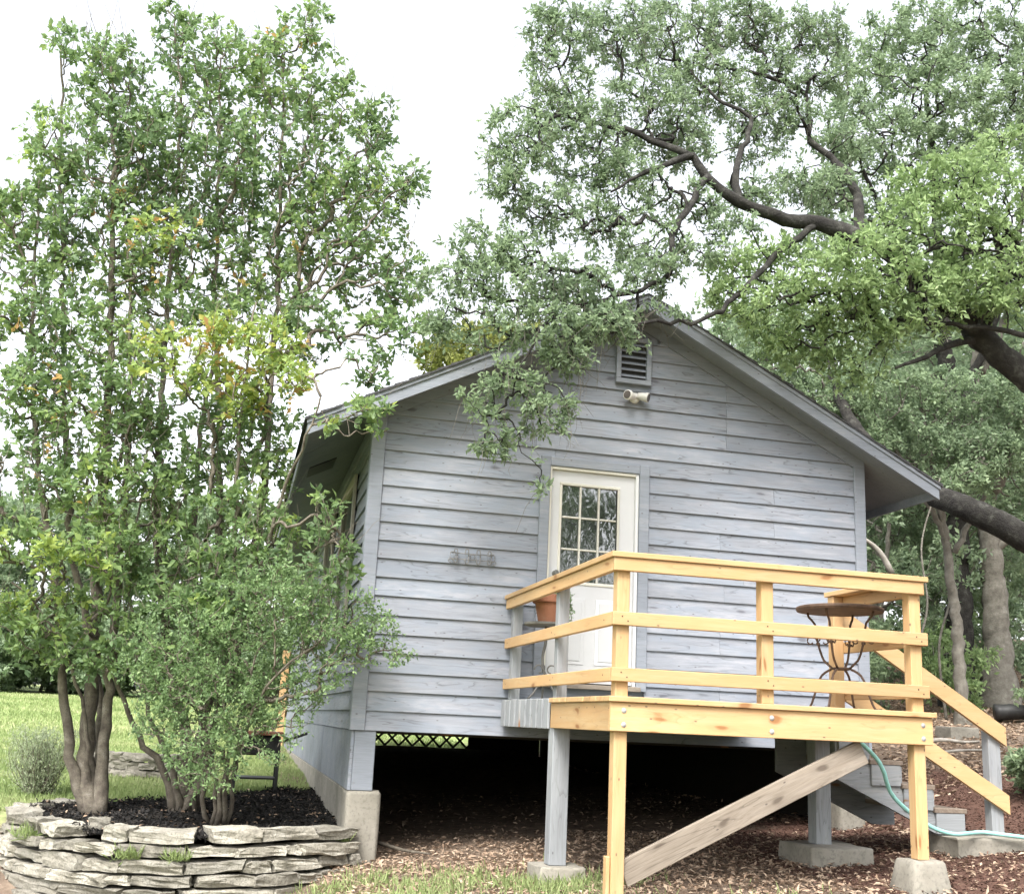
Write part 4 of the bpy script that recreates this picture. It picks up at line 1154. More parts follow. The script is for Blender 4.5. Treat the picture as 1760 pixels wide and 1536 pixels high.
# pine railing seen past the back corner
rp = thing('rear_railing', 'yellow pine post and rails beyond the back left corner', 'railing', (-0.12, L + 0.45, -0.5))
board('post', (-0.10, L + 0.45, -0.6), (-0.10, L + 0.45, 1.3), 0.14, 0.14, M['pine'], rp, (0, 1, 0))
for zz in (0.1, 0.55, 1.25):
    board('rail', (-0.17, L + 0.55, zz), (1.8, L + 0.55, zz), 0.14, T2, M['pine'], rp)

# woodland litter: block, sticks, black pipe
def stick(name, pts_, r, mat, label, cat, grp=None):
    c_ = catmull(pts_, 0.08)
    c_[:, 2] = np.maximum(c_[:, 2], ground_z(c_[:, 0], c_[:, 1]) + r * 0.6)
    o_ = link(name, tubes_mesh(name, [tube(c_ - c_[0], np.linspace(r, r * 0.45, len(c_)), 7, 0.06, 3)]), mat, None, tuple(c_[0]))
    return tag(o_, label, cat, grp)
def gz(x_, y_): return float(ground_z(x_, y_))
tag(soft_block('grey_block', (8.55, 3.6, 0.10), (9.0, 3.95, 0.34), M['concrete'], None, 0.012, 2, 0.005, 8), 'grey concrete block lying in the woodland litter behind the stairs', 'block')
stick('fallen_branch', [(7.9, 3.4, 0.1), (8.2, 3.3, 0.16), (8.7, 3.2, 0.12)], 0.035, M['deadwood'], 'pale fallen branch lying just left of the grey block', 'branch')
stick('fallen_branch', [(8.3, 2.6, 0.1), (8.6, 2.8, 0.22), (8.9, 3.1, 0.2), (9.0, 3.3, 0.3)], 0.03, M['deadwood'], 'crooked pale branch on the litter in front of the grey block', 'branch')
stick('fallen_branch', [(7.5, 2.4, 0), (7.9, 2.3, 0.05), (8.4, 2.35, 0.05)], 0.02, M['deadwood'], 'thin straight stick on the slope just above the red mulch', 'branch')
stick('drain_pipe', [(10.4, 5.1, 0.62), (10.9, 4.9, 0.65), (12.0, 4.6, 0.75)], 0.13, M['black'], 'black pipe lying by the grey tree trunk at the right edge', 'pipe')
stick('dead_branch', [[7.325, 3.0, 2.296], [7.227, 3.0, 2.485], [7.076, 3.0, 2.646], [6.922, 3.0, 2.735]], 0.05, M['deadwood'], 'pale bent dead branch beside the right house corner above the rail', 'branch')
stick('fallen_branch', [(0.35, 0.55, -1.0), (0.55, 0.25, -1.03), (0.75, 0.0, -1.03)], 0.02, M['bark_c'], 'grey brown stick on the ground beside the concrete corner pier', 'branch')

# ================================================================== vegetation
PAD_A = [[-3.44,1.2,6.78,0.18,0.25,0.31],[-2.96,1.2,6.6,0.43,0.49,0.56],[-2.78,1.2,5.62,0.67,0.67,0.67],[-3.46,1.4,5.8,0.31,0.4,0.49],[-3.52,1.5,4.85,0.48,0.51,0.54],[-3.76,1.3,4.85,0.24,0.3,0.35],[-2.67,1.2,4.72,0.72,0.66,0.6],[-3.34,1.2,3.86,0.46,0.49,0.52],[-2.62,1.0,3.52,0.69,0.57,0.46],[-3.19,1.0,2.98,0.45,0.45,0.45],[-2.52,0.9,2.79,0.67,0.59,0.51],[-3.07,0.9,2.17,0.49,0.47,0.44],[-2.31,0.8,2.05,0.66,0.55,0.44],[-2.84,0.4,1.4,0.57,0.43,0.28],[-2.31,0.5,1.4,0.42,0.37,0.32],[-2.86,0.7,0.85,0.42,0.37,0.31],[-2.25,0.7,0.79,0.53,0.42,0.32],[-3.92,1.2,3.42,0.34,0.6,0.85],[-3.67,1.0,1.96,0.33,0.49,0.65],[-2.85,0.6,0.54,0.31,0.23,0.15],[-2.35,0.5,0.51,0.31,0.22,0.13],[-3.06,0.5,0.82,0.26,0.23,0.2]]
PAD_B = [[-2.39,1.4,7.34,0.26,0.32,0.39],[-1.92,1.4,7.0,0.58,0.61,0.64],[-1.23,1.2,6.95,0.38,0.55,0.71],[-0.9,1.2,7.52,0.2,0.29,0.39],[-0.7,1.2,6.69,0.39,0.45,0.52],[-0.19,1.0,6.46,0.32,0.32,0.32],[0.22,0.8,5.73,0.19,0.25,0.31],[-0.25,1.0,5.61,0.56,0.6,0.63],[-1.12,1.2,5.77,0.69,0.69,0.69],[-2.04,1.3,5.8,0.81,0.78,0.75],[-1.93,1.3,4.81,0.67,0.58,0.49],[-1.03,1.2,4.77,0.62,0.59,0.56],[-0.31,1.0,4.8,0.56,0.56,0.56],[0.23,0.8,4.6,0.24,0.4,0.55],[-0.63,0.6,3.89,0.41,0.38,0.35],[0.05,0.4,3.79,0.35,0.32,0.29],[0.36,0.2,3.89,0.17,0.2,0.23],[-1.76,0.9,2.76,0.63,0.57,0.51],[-1.1,0.6,2.87,0.51,0.48,0.45],[-1.52,0.8,2.12,0.62,0.53,0.45],[-0.96,0.5,2.18,0.33,0.36,0.39],[-1.72,0.8,1.49,0.55,0.47,0.39],[-1.08,0.3,1.47,0.43,0.37,0.32],[-0.37,-0.6,1.56,0.25,0.21,0.17],[-1.77,0.7,0.98,0.43,0.38,0.32],[-0.22,-0.75,2.62,0.35,0.26,0.18],[-0.44,-0.5,1.82,0.2,0.18,0.15],[-0.4,-0.6,1.31,0.25,0.19,0.12],[-2.01,1.1,4.01,0.47,0.38,0.3],[-1.33,1.0,4.13,0.48,0.39,0.3],[-2.39,1.2,4.25,0.42,0.36,0.3],[-1.67,1.3,5.18,0.37,0.31,0.25],[-0.77,1.1,5.24,0.37,0.31,0.25],[-0.1,-0.2,3.23,0.27,0.22,0.16],[-1.24,0.2,1.02,0.42,0.34,0.26],[-0.84,0.0,1.61,0.31,0.29,0.26],[-1.86,0.5,0.59,0.31,0.26,0.21],[-1.12,0.2,1.88,0.32,0.27,0.21]]
PAD_BY = [[-1.79,0.3,3.29,0.49,0.41,0.33],[-1.22,0.1,3.47,0.49,0.4,0.3],[-2.05,0.4,4.62,0.34,0.24,0.14],[-1.44,0.2,2.96,0.43,0.32,0.22],[-0.95,0.0,3.3,0.32,0.32,0.32],[-0.73,-0.4,3.03,0.26,0.21,0.16]]
PAD_C = [[-1.45,0.2,0.6,0.56,0.51,0.46],[-0.87,0.0,0.83,0.56,0.51,0.46],[-0.4,-0.35,0.88,0.45,0.36,0.28],[-0.01,-0.5,0.82,0.27,0.24,0.2],[0.21,-0.5,0.66,0.15,0.13,0.11],[-0.68,-0.1,0.28,0.4,0.35,0.3],[-1.15,0.1,0.16,0.56,0.46,0.35],[-1.57,0.3,0.29,0.41,0.38,0.36],[-1.26,0.0,-0.23,0.45,0.32,0.2],[-0.94,0.0,-0.05,0.25,0.25,0.25],[-1.23,-0.1,-0.44,0.29,0.21,0.14],[-0.68,-0.2,-0.25,0.12,0.11,0.09],[-0.67,-0.3,1.17,0.4,0.33,0.25],[0.3,-0.55,0.64,0.09,0.07,0.06],[-0.14,-0.5,0.57,0.25,0.19,0.12],[-0.31,-0.4,0.42,0.17,0.14,0.1],[0.1,-0.6,0.92,0.15,0.12,0.09],[-0.09,-0.6,1.08,0.12,0.1,0.07],[-0.55,-0.2,-0.05,0.15,0.14,0.12],[-1.89,0.4,0.43,0.26,0.19,0.13],[-1.67,0.2,-0.06,0.23,0.16,0.1],[-1.01,0.0,1.23,0.26,0.19,0.13],[-1.49,0.2,1.01,0.26,0.19,0.13],[-0.38,-0.5,1.17,0.2,0.15,0.1],[-0.51,-0.3,0.58,0.3,0.25,0.2],[-0.2,-0.5,0.76,0.3,0.21,0.12]]
PAD_O1 = [[1.48,-0.5,6.91,0.41,0.38,0.35],[2.27,0.0,7.4,0.5,0.44,0.38],[3.14,0.5,7.91,0.6,0.54,0.47],[3.94,0.5,8.24,0.55,0.44,0.34],[4.53,0.5,8.21,0.41,0.38,0.35],[1.45,-0.5,6.25,0.41,0.41,0.41],[1.05,-1.0,5.39,0.38,0.35,0.32],[0.9,-1.0,5.13,0.29,0.23,0.16],[1.77,-0.5,5.73,0.52,0.49,0.46],[2.62,0.0,6.49,0.56,0.53,0.5],[3.55,0.3,7.2,0.53,0.46,0.39],[4.35,0.3,7.51,0.4,0.4,0.4],[0.97,-1.0,4.85,0.32,0.27,0.21],[1.47,-0.8,4.79,0.6,0.44,0.27],[2.26,-0.5,5.31,0.46,0.41,0.35],[3.09,0.0,6.23,0.37,0.34,0.31],[4.0,0.2,6.58,0.39,0.36,0.32],[2.29,-0.8,4.62,0.5,0.39,0.28],[0.79,-1.2,4.16,0.46,0.36,0.26],[0.43,-1.3,3.74,0.3,0.27,0.25],[1.05,-1.3,3.78,0.56,0.43,0.3],[1.63,-1.3,3.86,0.51,0.41,0.31],[2.26,-1.2,4.16,0.32,0.26,0.21],[0.68,-1.4,3.37,0.39,0.29,0.2],[1.16,-1.5,3.35,0.49,0.36,0.22],[1.68,-1.5,3.44,0.35,0.26,0.17],[1.38,-1.5,3.12,0.25,0.19,0.13],[0.86,-1.6,2.87,0.29,0.23,0.17],[1.17,-1.6,2.66,0.26,0.24,0.22],[0.68,-1.6,2.6,0.28,0.2,0.12],[1.37,-1.6,2.58,0.13,0.13,0.13],[0.84,-1.6,2.32,0.24,0.18,0.13],[1.19,-1.6,2.02,0.04,0.08,0.12],[0.35,-1.3,3.36,0.2,0.17,0.15],[3.75,-0.3,5.65,0.37,0.29,0.21],[4.46,0.0,5.99,0.38,0.32,0.26],[3.19,-0.8,4.94,0.34,0.27,0.2],[4.63,-0.3,5.8,0.31,0.28,0.25],[5.09,0.2,6.7,0.33,0.3,0.27],[2.86,-0.7,5.19,0.29,0.26,0.23],[2.8,-1.0,4.55,0.33,0.25,0.17],[4.29,0.2,6.92,0.39,0.33,0.26],[5.0,0.4,7.7,0.34,0.31,0.27],[5.01,0.4,8.24,0.35,0.31,0.28],[1.82,-1.4,3.59,0.41,0.25,0.1],[2.26,-1.3,3.75,0.31,0.2,0.08],[1.52,-1.5,3.45,0.35,0.22,0.1],[2.0,-1.5,3.42,0.23,0.14,0.06],[2.61,-1.2,3.78,0.16,0.11,0.06]]
PAD_O1B = [[4.4,-1.2,4.47,0.67,0.53,0.39],[5.18,-1.2,4.89,0.69,0.57,0.46],[5.71,-1.4,5.32,0.52,0.49,0.46],[5.4,-1.3,5.64,0.46,0.35,0.23],[5.67,-1.4,4.58,0.45,0.42,0.4],[4.89,-1.2,4.24,0.62,0.48,0.34],[4.32,-1.0,4.12,0.51,0.39,0.28],[5.6,-1.3,4.36,0.45,0.33,0.2],[3.94,-0.9,4.34,0.4,0.34,0.28],[3.39,-0.9,4.09,0.33,0.28,0.22],[4.22,-0.6,3.88,0.46,0.36,0.26],[4.63,-1.0,3.89,0.31,0.23,0.15],[3.79,-0.6,4.81,0.35,0.29,0.23],[3.19,-0.8,4.52,0.28,0.23,0.17],[6.65,-1.2,4.93,0.47,0.68,0.89],[6.21,-1.0,6.26,0.37,0.28,0.18],[3.85,-0.6,4.01,0.35,0.29,0.23],[4.55,-0.8,3.62,0.34,0.26,0.17],[3.14,-0.9,4.23,0.22,0.19,0.17],[5.01,-1.1,5.48,0.29,0.23,0.18]]
PAD_O2 = [[8.97,6.0,11.91,0.64,0.69,0.74],[9.96,6.0,12.72,0.87,0.87,0.87],[11.88,6.5,13.7,1.03,0.97,0.92],[12.04,6.0,11.91,0.66,0.82,0.99],[10.28,5.5,11.28,0.94,0.89,0.84],[9.08,5.5,10.26,0.92,0.82,0.71],[7.99,5.0,10.12,0.59,0.59,0.59],[7.74,5.0,8.9,0.58,0.48,0.38],[10.59,5.5,10.3,0.83,0.67,0.52],[7.62,5.0,7.95,0.66,0.57,0.47],[9.25,5.5,8.85,0.8,0.65,0.5],[13.64,6.0,12.59,1.13,1.69,2.25]]
PAD_O3 = [[6.86,5.0,5.57,0.55,0.46,0.36],[6.36,5.0,5.99,0.36,0.32,0.27],[7.56,5.0,5.27,0.64,0.55,0.46],[8.27,4.5,5.21,0.81,0.67,0.54],[9.51,4.5,5.36,0.73,0.64,0.55],[9.96,4.0,5.27,0.45,0.49,0.54],[7.94,4.5,4.44,0.4,0.38,0.35],[8.85,4.5,4.53,0.72,0.56,0.4],[9.6,4.0,4.4,0.62,0.53,0.44],[9.18,4.0,3.91,0.52,0.37,0.22],[10.76,4.0,4.8,0.72,0.81,0.9]]
PAD_SA = [[[-2.25,1.15,-0.89],[-2.46,1.15,-0.37],[-2.58,1.1,0.26],[-2.83,1.0,1.42],[-3.15,1.1,2.54],[-3.4,1.3,4.02],[-3.53,1.4,5.46]],[[-2.22,1.15,-0.89],[-2.33,1.2,-0.37],[-2.37,1.2,0.43],[-2.44,1.1,1.52],[-2.55,1.2,2.99],[-2.79,1.2,5.48],[-2.98,1.2,6.8]],[[-2.15,1.1,-0.88],[-2.18,1.1,-0.09],[-2.21,1.0,0.81],[-2.26,1.0,2.09],[-2.39,1.1,3.59],[-2.64,1.2,5.18]],[[-2.2,1.2,-0.88],[-2.4,0.9,0.16],[-2.75,0.6,0.85],[-3.04,0.4,1.12]],[[-2.18,1.2,-0.88],[-2.31,1.5,0.17],[-2.81,1.6,1.86],[-3.08,1.5,3.63],[-3.38,1.4,5.82],[-3.5,1.3,6.9]]]
PAD_SB = [[[-1.49,1.3,-0.88],[-1.63,1.2,-0.45],[-1.9,1.1,-0.14],[-2.08,0.9,0.28],[-2.4,0.7,0.73]],[[-1.42,1.3,-0.88],[-1.46,1.3,-0.23],[-1.7,1.2,0.64],[-1.95,1.2,1.87],[-2.12,1.3,4.33],[-2.21,1.3,6.32],[-2.4,1.3,7.42]],[[-1.38,1.3,-0.88],[-1.34,1.4,-0.28],[-1.29,1.3,0.78],[-1.42,1.3,2.53],[-1.64,1.3,4.39],[-1.87,1.3,7.09]],[[-1.35,1.3,-0.88],[-1.22,1.3,-0.27],[-1.07,1.2,0.9],[-0.97,1.1,2.23],[-1.0,1.1,3.77],[-1.08,1.2,5.43],[-1.19,1.2,7.17]],[[-1.39,1.2,-0.87],[-1.23,1.0,-0.21],[-0.98,0.5,1.02],[-0.82,0.0,1.96],[-0.68,-0.4,2.37],[-0.57,-0.6,2.83]],[[-1.33,1.4,-0.89],[-1.31,1.6,-0.06],[-1.55,1.6,1.37],[-1.65,1.5,3.17],[-1.39,1.4,4.8],[-1.43,1.3,6.47]],[[-1.44,1.2,-0.87],[-1.58,1.0,-0.33],[-1.84,0.8,0.18],[-2.09,0.8,1.24],[-2.1,1.0,2.4]],[[-1.37,1.25,-0.88],[-1.19,0.9,-0.05],[-1.17,0.6,1.28],[-1.24,0.3,2.56],[-1.24,0.2,3.33],[-1.21,0.3,3.95]]]
PAD_SC = [[[-1.13,0.6,-0.89],[-1.15,0.5,-0.5],[-1.28,0.3,-0.04],[-1.48,0.2,0.45]],[[-1.09,0.55,-0.89],[-1.07,0.4,-0.44],[-0.96,0.1,0.22],[-0.83,0.0,0.93]],[[-1.05,0.6,-0.9],[-1.02,0.3,-0.43],[-0.78,-0.2,0.33],[-0.34,-0.4,0.78]],[[-1.16,0.65,-0.9],[-1.24,0.5,-0.55],[-1.16,0.4,0.21],[-1.12,0.3,0.83]],[[-1.02,0.6,-0.89],[-0.99,0.5,-0.49],[-0.89,0.2,0.02],[-0.7,0.0,0.58]]]
PAD_SO = [[[7.23,-1.0,3.14],[6.32,-1.0,3.74],[5.87,-1.0,4.08],[5.58,-1.0,4.32],[5.11,-0.9,4.79],[4.66,-0.8,5.05],[4.26,-0.7,5.19],[3.74,-0.7,5.19],[3.36,-0.7,5.3],[3.02,-0.7,5.5],[2.9,-0.6,5.75],[2.45,-0.8,5.44],[1.95,-0.9,5.06]],[[4.66,-0.8,5.05],[4.85,-0.4,5.79],[4.82,0.0,6.4],[4.63,0.1,6.6],[4.66,0.2,7.14],[4.51,0.2,7.33],[4.08,0.2,7.39],[3.46,0.1,7.35]],[[3.36,-0.7,5.3],[3.42,-0.5,5.76],[3.79,-0.1,6.66],[3.49,0.0,6.8],[3.09,0.2,7.41]],[[5.87,-1.0,4.08],[5.5,-1.05,3.96],[5.13,-1.1,3.76],[4.8,-1.1,3.6]],[[3.02,-0.7,5.5],[2.52,-1.1,4.64],[2.43,-1.2,4.18],[1.9,-1.3,3.84],[1.34,-1.4,3.56],[1.0,-1.6,3.04],[0.92,-1.6,2.73]],[[2.9,-0.6,5.75],[2.41,-0.4,6.03],[1.76,-0.5,6.05],[1.5,-0.5,6.52]],[[4.19,-0.7,5.16],[3.69,-0.8,4.71],[2.89,-1.2,3.85],[2.25,-1.4,3.61],[1.7,-1.45,3.38],[1.17,-1.55,2.92]],[[5.87,-1.0,4.08],[5.96,-1.2,4.7],[5.78,-1.3,5.19],[5.46,-1.3,5.52]]]
PAD_SL = [[[9.18,1.3,2.13],[8.22,1.5,2.62],[7.8,1.8,2.96],[7.56,2.4,3.32],[7.53,3.4,3.88],[7.57,4.5,5.04],[7.58,5.0,6.14]]]

def arr(l): return [np.array(q, float) for q in l]

def crape_tint(lo=0.36):
    def f(P, which, spr, g):
        n = len(P)
        patch = vnoise(P[:, 0] * 1.6 + 5, P[:, 2] * 1.6 + P[:, 1])
        t_ = 0.12 + 0.42 * spr + 0.34 * (patch - 0.4) + g.normal(size=n) * 0.08 + 0.22 * np.exp(-((P[:, 2] - 1.4) / 0.5) ** 2) * (P[:, 0] < -2.2)
        return np.where((spr > 0.95) & (vnoise(P[:, 0] * 1.1 + 20, P[:, 2] * 1.1) > 0.80), 0.93 + 0.07 * g.random(n), np.minimum(t_, 0.78))
    return f
def crapeB_tint(P, which, spr, g):
    base_t = crape_tint()(P, which, spr, g)
    yel = which >= len(PAD_B)
    n = len(P)
    return np.where(yel, np.where(spr > 0.93, 0.93 + 0.07 * g.random(n), 0.60 + 0.25 * spr + g.normal(size=n) * 0.05), base_t)

make_tree('crape_myrtle', 'tall multi stemmed crape myrtle at the left end of the stone bed', 'tree', (-2.2, 1.15, -0.92), arr(PAD_SA),
          [(0.045, 0.010), (0.068, 0.012), (0.05, 0.010), (0.026, 0.008), (0.045, 0.01)], PAD_A, 2000, 11.5, (0.074, 0.56), (M['bark_c'], M['leaf_c']), 11,
          'crape myrtles in the stone bed', tip_r=0.0026, spread=0.10, bf=0.22, upw=0.8, tint_fn=crape_tint(), strands=(500, 0.5, 1.0))
make_tree('crape_myrtle', 'tall crape myrtle with yellow and orange leaves nearest the cottage corner', 'tree', (-1.4, 1.3, -0.92), arr(PAD_SB),
          [(0.038, 0.010), (0.05, 0.010), (0.055, 0.010), (0.052, 0.010), (0.036, 0.008), (0.045, 0.01), (0.03, 0.008), (0.035, 0.008)], PAD_B + PAD_BY, 2800, 11.5, (0.074, 0.56), (M['bark_c'], M['leaf_c']), 12,
          'crape myrtles in the stone bed', tip_r=0.0026, spread=0.10, bf=0.22, upw=0.8, tint_fn=crapeB_tint, strands=(700, 0.5, 1.0))
make_tree('evergreen_shrub', 'dense small leaved green shrub spreading in front of the cottage corner', 'shrub', (-1.1, 0.6, -0.92), arr(PAD_SC),
          [(0.022, 0.008)] * 5, PAD_C, 1500, 19, (0.036, 0.5), (M['bark_c'], M['leaf_s']), 13, tip_r=0.0018, spread=0.085, bf=0.25)

# the live oak: trunk just right of the picture, limbs reaching over the roof
trunk_oak = [[8.7, -0.4, -0.4], [8.55, -0.5, 0.8], [8.2, -0.7, 2.0], [7.6, -0.9, 2.85], [7.23, -1.0, 3.14]]
SOX = arr(PAD_SO)
SOX[0] = np.vstack([np.array(trunk_oak[:-1]), SOX[0]])
low = np.vstack([np.array([[8.45, -0.45, 1.2], [9.1, 0.4, 1.9]]), np.array(PAD_SL[0])])
def oak_tint(P, which, spr, g):
    n = len(P)
    br = which >= len(PAD_O1)
    t_ = 0.12 + 0.5 * spr + 0.25 * (vnoise(P[:, 0] * 1.3, P[:, 2] * 1.3) - 0.5) + g.normal(size=n) * 0.12
    return t_
make_tree('live_oak', 'large dark limbed live oak whose branches hang over the cottage roof', 'tree', (8.7, -0.4, -0.5), SOX + [low],
          [(0.27, 0.010), (0.060, 0.012), (0.042, 0.010), (0.05, 0.014), (0.036, 0.008), (0.038, 0.008), (0.038, 0.008), (0.05, 0.012), (0.24, 0.06)],
          PAD_O1, 3100, 19.5, (0.055, 0.44), (M['bark_o'], M['leaf_o'], M['bark_g']), 21, tip_r=0.0022, pw=0.45, spread=0.085, bf=0.18, hang=0.15, bend=0.09, tint_fn=oak_tint, strands=(1100, 0.42, -1.0))
make_tree('young_oak', 'bright green leafy oak bough hanging in from the right edge', 'tree', (7.6, -2.2, -0.75), arr([[[7.6, -2.2, -0.75], [7.5, -2.1, 1.0], [7.2, -1.8, 2.6], [6.7, -1.5, 3.9], [6.1, -1.35, 4.6], [5.4, -1.25, 4.9], [4.7, -1.2, 4.6]], [[6.7, -1.5, 3.9], [5.9, -1.3, 4.05], [5.0, -1.1, 4.1], [4.2, -0.9, 4.1]], [[6.4, -1.4, 4.3], [6.0, -1.3, 5.1], [5.6, -1.3, 5.5]]]),
          [(0.09, 0.015), (0.035, 0.012), (0.035, 0.012)], PAD_O1B, 1600, 15.5, (0.068, 0.46), (M['bark_o'], M['leaf_b']), 22, tip_r=0.0022, spread=0.11, bf=0.18, bend=0.09)
make_tree('woodland_oak', 'tall blue green oak rising behind the cottage at the upper right', 'tree', (11.5, 7.5, 0.6), arr([[[11.5, 7.5, 0.6], [11.4, 7.2, 4.0], [10.8, 6.5, 7.5], [10.4, 6.0, 10.0], [10.3, 6.0, 12.0]], [[10.9, 6.7, 7.0], [9.6, 5.9, 8.4], [8.6, 5.4, 9.6]], [[11.1, 6.9, 5.5], [12.2, 6.5, 8.5], [12.6, 6.2, 11]]]),
          [(0.26, 0.04), (0.1, 0.03), (0.1, 0.03)], PAD_O2, 1300, 36, (0.085, 0.5), (M['bark_o'], M['leaf_o']), 23, tip_r=0.004, spread=0.16, bf=0.2, bend=0.14, tint_fn=oak_tint)
make_tree('woodland_oak', 'mid height pale oak foliage just beyond the right roof slope', 'tree', (9.9, 5.2, 0.3), arr([[[9.9, 5.2, 0.3], [9.7, 5.0, 2.2], [9.3, 4.7, 3.8], [8.9, 4.5, 5.2]], [[9.5, 4.8, 3.2], [8.4, 4.6, 4.6], [7.4, 4.8, 5.3]], [[9.6, 4.8, 3.0], [10.2, 4.3, 4.5]]]),
          [(0.11, 0.03), (0.05, 0.02), (0.05, 0.02)], PAD_O3, 1000, 34, (0.070, 0.5), (M['bark_g'], M['leaf_o']), 24, tip_r=0.003, spread=0.13, bf=0.2, bend=0.14, tint_fn=oak_tint)

# generic background tree: a leaning trunk with a crown of uneven pads
def wood_tree(name, label, cat, x_, y_, h, cr, n, per, leaf, lm, seed, group, bm_='bark_g', r0=None, crown_from=0.35, lean=0.3, spread=None):
    g = np.random.default_rng(seed)
    z0 = gz(x_, y_) - 0.1
    lx, ly = g.normal() * lean, g.normal() * lean
    s0 = [[x_, y_, z0], [x_ + lx * 0.3, y_ + ly * 0.3, z0 + h * 0.3], [x_ + lx * 0.7 + g.normal() * 0.15, y_ + ly * 0.7, z0 + h * 0.6], [x_ + lx, y_ + ly, z0 + h * 0.9]]
    seeds = [s0]; rad = [(r0 or h * 0.018, h * 0.004)]
    pads = []
    for q in range(9):
        a = q * 2.4 + g.uniform(-0.4, 0.4); f = crown_from + (1 - crown_from) * (q + 0.5) / 9
        w = cr * (1 - abs(f - 0.62) * 0.9)
        px_, py_, pz_ = x_ + lx * f + w * 0.62 * math.cos(a), y_ + ly * f + w * 0.62 * math.sin(a), z0 + h * f
        pads.append([px_, py_, pz_, w * g.uniform(0.42, 0.66), w * g.uniform(0.42, 0.66), h * g.uniform(0.09, 0.15)])
        if q % 2 == 0:
            fb = f * 0.75
            seeds.append([[x_ + lx * fb, y_ + ly * fb, z0 + h * fb], [(x_ + px_) / 2, (y_ + py_) / 2, z0 + h * (fb + f) / 2 - 0.1], [px_, py_, pz_]])
            rad.append((rad[0][0] * 0.4, rad[0][0] * 0.12))
    pads.append([x_ + lx, y_ + ly, z0 + h * 0.93, cr * 0.4, cr * 0.4, h * 0.1])
    return make_tree(name, label, cat, (x_, y_, z0), arr(seeds), rad, pads, n, per, leaf, (M[bm_], lm), seed, group, tip_r=h * 0.0006, spread=spread or leaf[0] * 1.6, bf=0.2, bend=0.14)

G = 'woodland trees behind the stairs'
LO, LW = M['leaf_o'], M['leaf_w']
for k, (x_, y_, h, cr, per, lf, lab, r0) in enumerate([
    (12.05, 7.1, 8.5, 2.6, 30, 0.13, 'woodland tree with a thick straight grey trunk at the right edge', 0.27),
    (12.3, 8.6, 6.5, 2.0, 28, 0.13, 'slender woodland sapling left of the thick grey trunk', 0.05),
    (10.2, 8.0, 5.5, 2.1, 34, 0.13, 'low bushy tree just past the right house corner', 0.07),
    (14.6, 10.5, 8.0, 2.6, 30, 0.16, 'dense tree filling the gap right of the thick grey trunk', 0.13),
    (12.6, 12.0, 8.0, 3.0, 30, 0.17, 'dark tree behind the slender sapling', 0.15),
    (15.8, 14.5, 10.0, 3.4, 28, 0.2, 'tall tree deep in the wood behind the thick grey trunk', 0.2),
    (11.3, 15.5, 9.5, 3.4, 28, 0.2, 'tree deep in the wood close to the house corner', 0.18),
    (19.5, 18.0, 11.0, 4.0, 26, 0.24, 'far woodland tree seen past the right picture edge side', 0.2),
    (15.0, 21.0, 12.0, 4.4, 26, 0.26, 'far woodland tree showing between the nearer trunks', 0.22),
    (10.0, 22.5, 10.5, 4.2, 26, 0.26, 'far woodland tree showing above the right roof slope', 0.22),
    (20.5, 13.5, 9.0, 3.4, 28, 0.2, 'leafy tree behind the black pipe at the right edge', 0.16),
    (24.0, 19.0, 11.0, 4.2, 26, 0.26, 'far tree at the right edge above the black pipe', 0.18),
    (21.5, 26.0, 13.0, 5.0, 24, 0.3, 'most distant woodland tree at the right', 0.25)]):
    wood_tree('woodland_tree', lab, 'tree', x_, y_, h, cr, 420, per, (lf * 0.85, 0.5), LW if k % 3 else LO, 40 + k, G, r0=r0, crown_from=0.25 if k not in (0, 1) else 0.42)
# bare saplings in front of the wood
for k, (pts_, r_, lab) in enumerate([
    ([(12.44, 8.5, 0.9), (12.1, 8.2, 2.2), (11.7, 8.0, 3.4), (11.9, 8.0, 5.0)], 0.06, 'leaning bare grey sapling between the stair rail and the thick trunk'),
    ([(8.17, 3.9, 0.1), (8.2, 3.85, 1.2), (8.4, 3.8, 2.0), (8.35, 3.8, 2.9), (8.7, 3.8, 3.9)], 0.03, 'thin crooked pale sapling rising behind the front right deck post'),
    ([(9.9, 5.6, 0.4), (9.75, 5.5, 1.6), (9.95, 5.4, 2.6), (9.8, 5.4, 4.2)], 0.035, 'thin bare vine stem rising above the slanting stair rail')]):
    stick('bare_sapling', pts_, r_ * 0.7, M['bark_g'], lab, 'sapling', 'bare saplings')
# understory bushes
g = np.random.default_rng(90)
for k, (x_, y_, h, cr, lm, lab) in enumerate([
    (10.6, 6.4, 1.5, 0.9, M['leaf_b'], 'bright low bush behind the slanting stair rail'),
    (12.9, 9.6, 1.6, 1.0, M['leaf_b'], 'yellowish bush left of the thick grey trunk'),
    (9.3, 7.5, 2.2, 1.2, LO, 'grey green bush behind the bistro table'),
    (8.3, 6.0, 2.4, 1.1, LO, 'bush against the right wall of the cottage'),
    (11.2, 4.6, 0.9, 0.6, LO, 'small bush right of the stair newel post'),
    (7.4, 0.4, 0.4, 0.3, LO, 'little green weed on the red mulch by the newel post'),
    (12.9, 7.6, 1.9, 1.0, LW, 'dark bush right of the thick grey trunk'),
    (14.8, 10.3, 3.0, 1.6, LO, 'tall bush filling the gap past the thick grey trunk'),
    (17.4, 13.6, 4.5, 2.4, LW, 'tall bush farthest right behind the black pipe'),
    (14.2, 12.6, 3.4, 2.0, LO, 'tall bush deep in the wood left of the thick grey trunk'),
    (11.0, 10.5, 3.0, 1.8, LO, 'tall bush deep in the wood behind the bistro table')]):
    wood_tree('understory_bush', lab, 'bush', x_, y_, h, cr, 120, 30, (0.06 + 0.02 * h, 0.5), lm, 120 + k, 'understory bushes at the right', crown_from=0.15, r0=0.02)

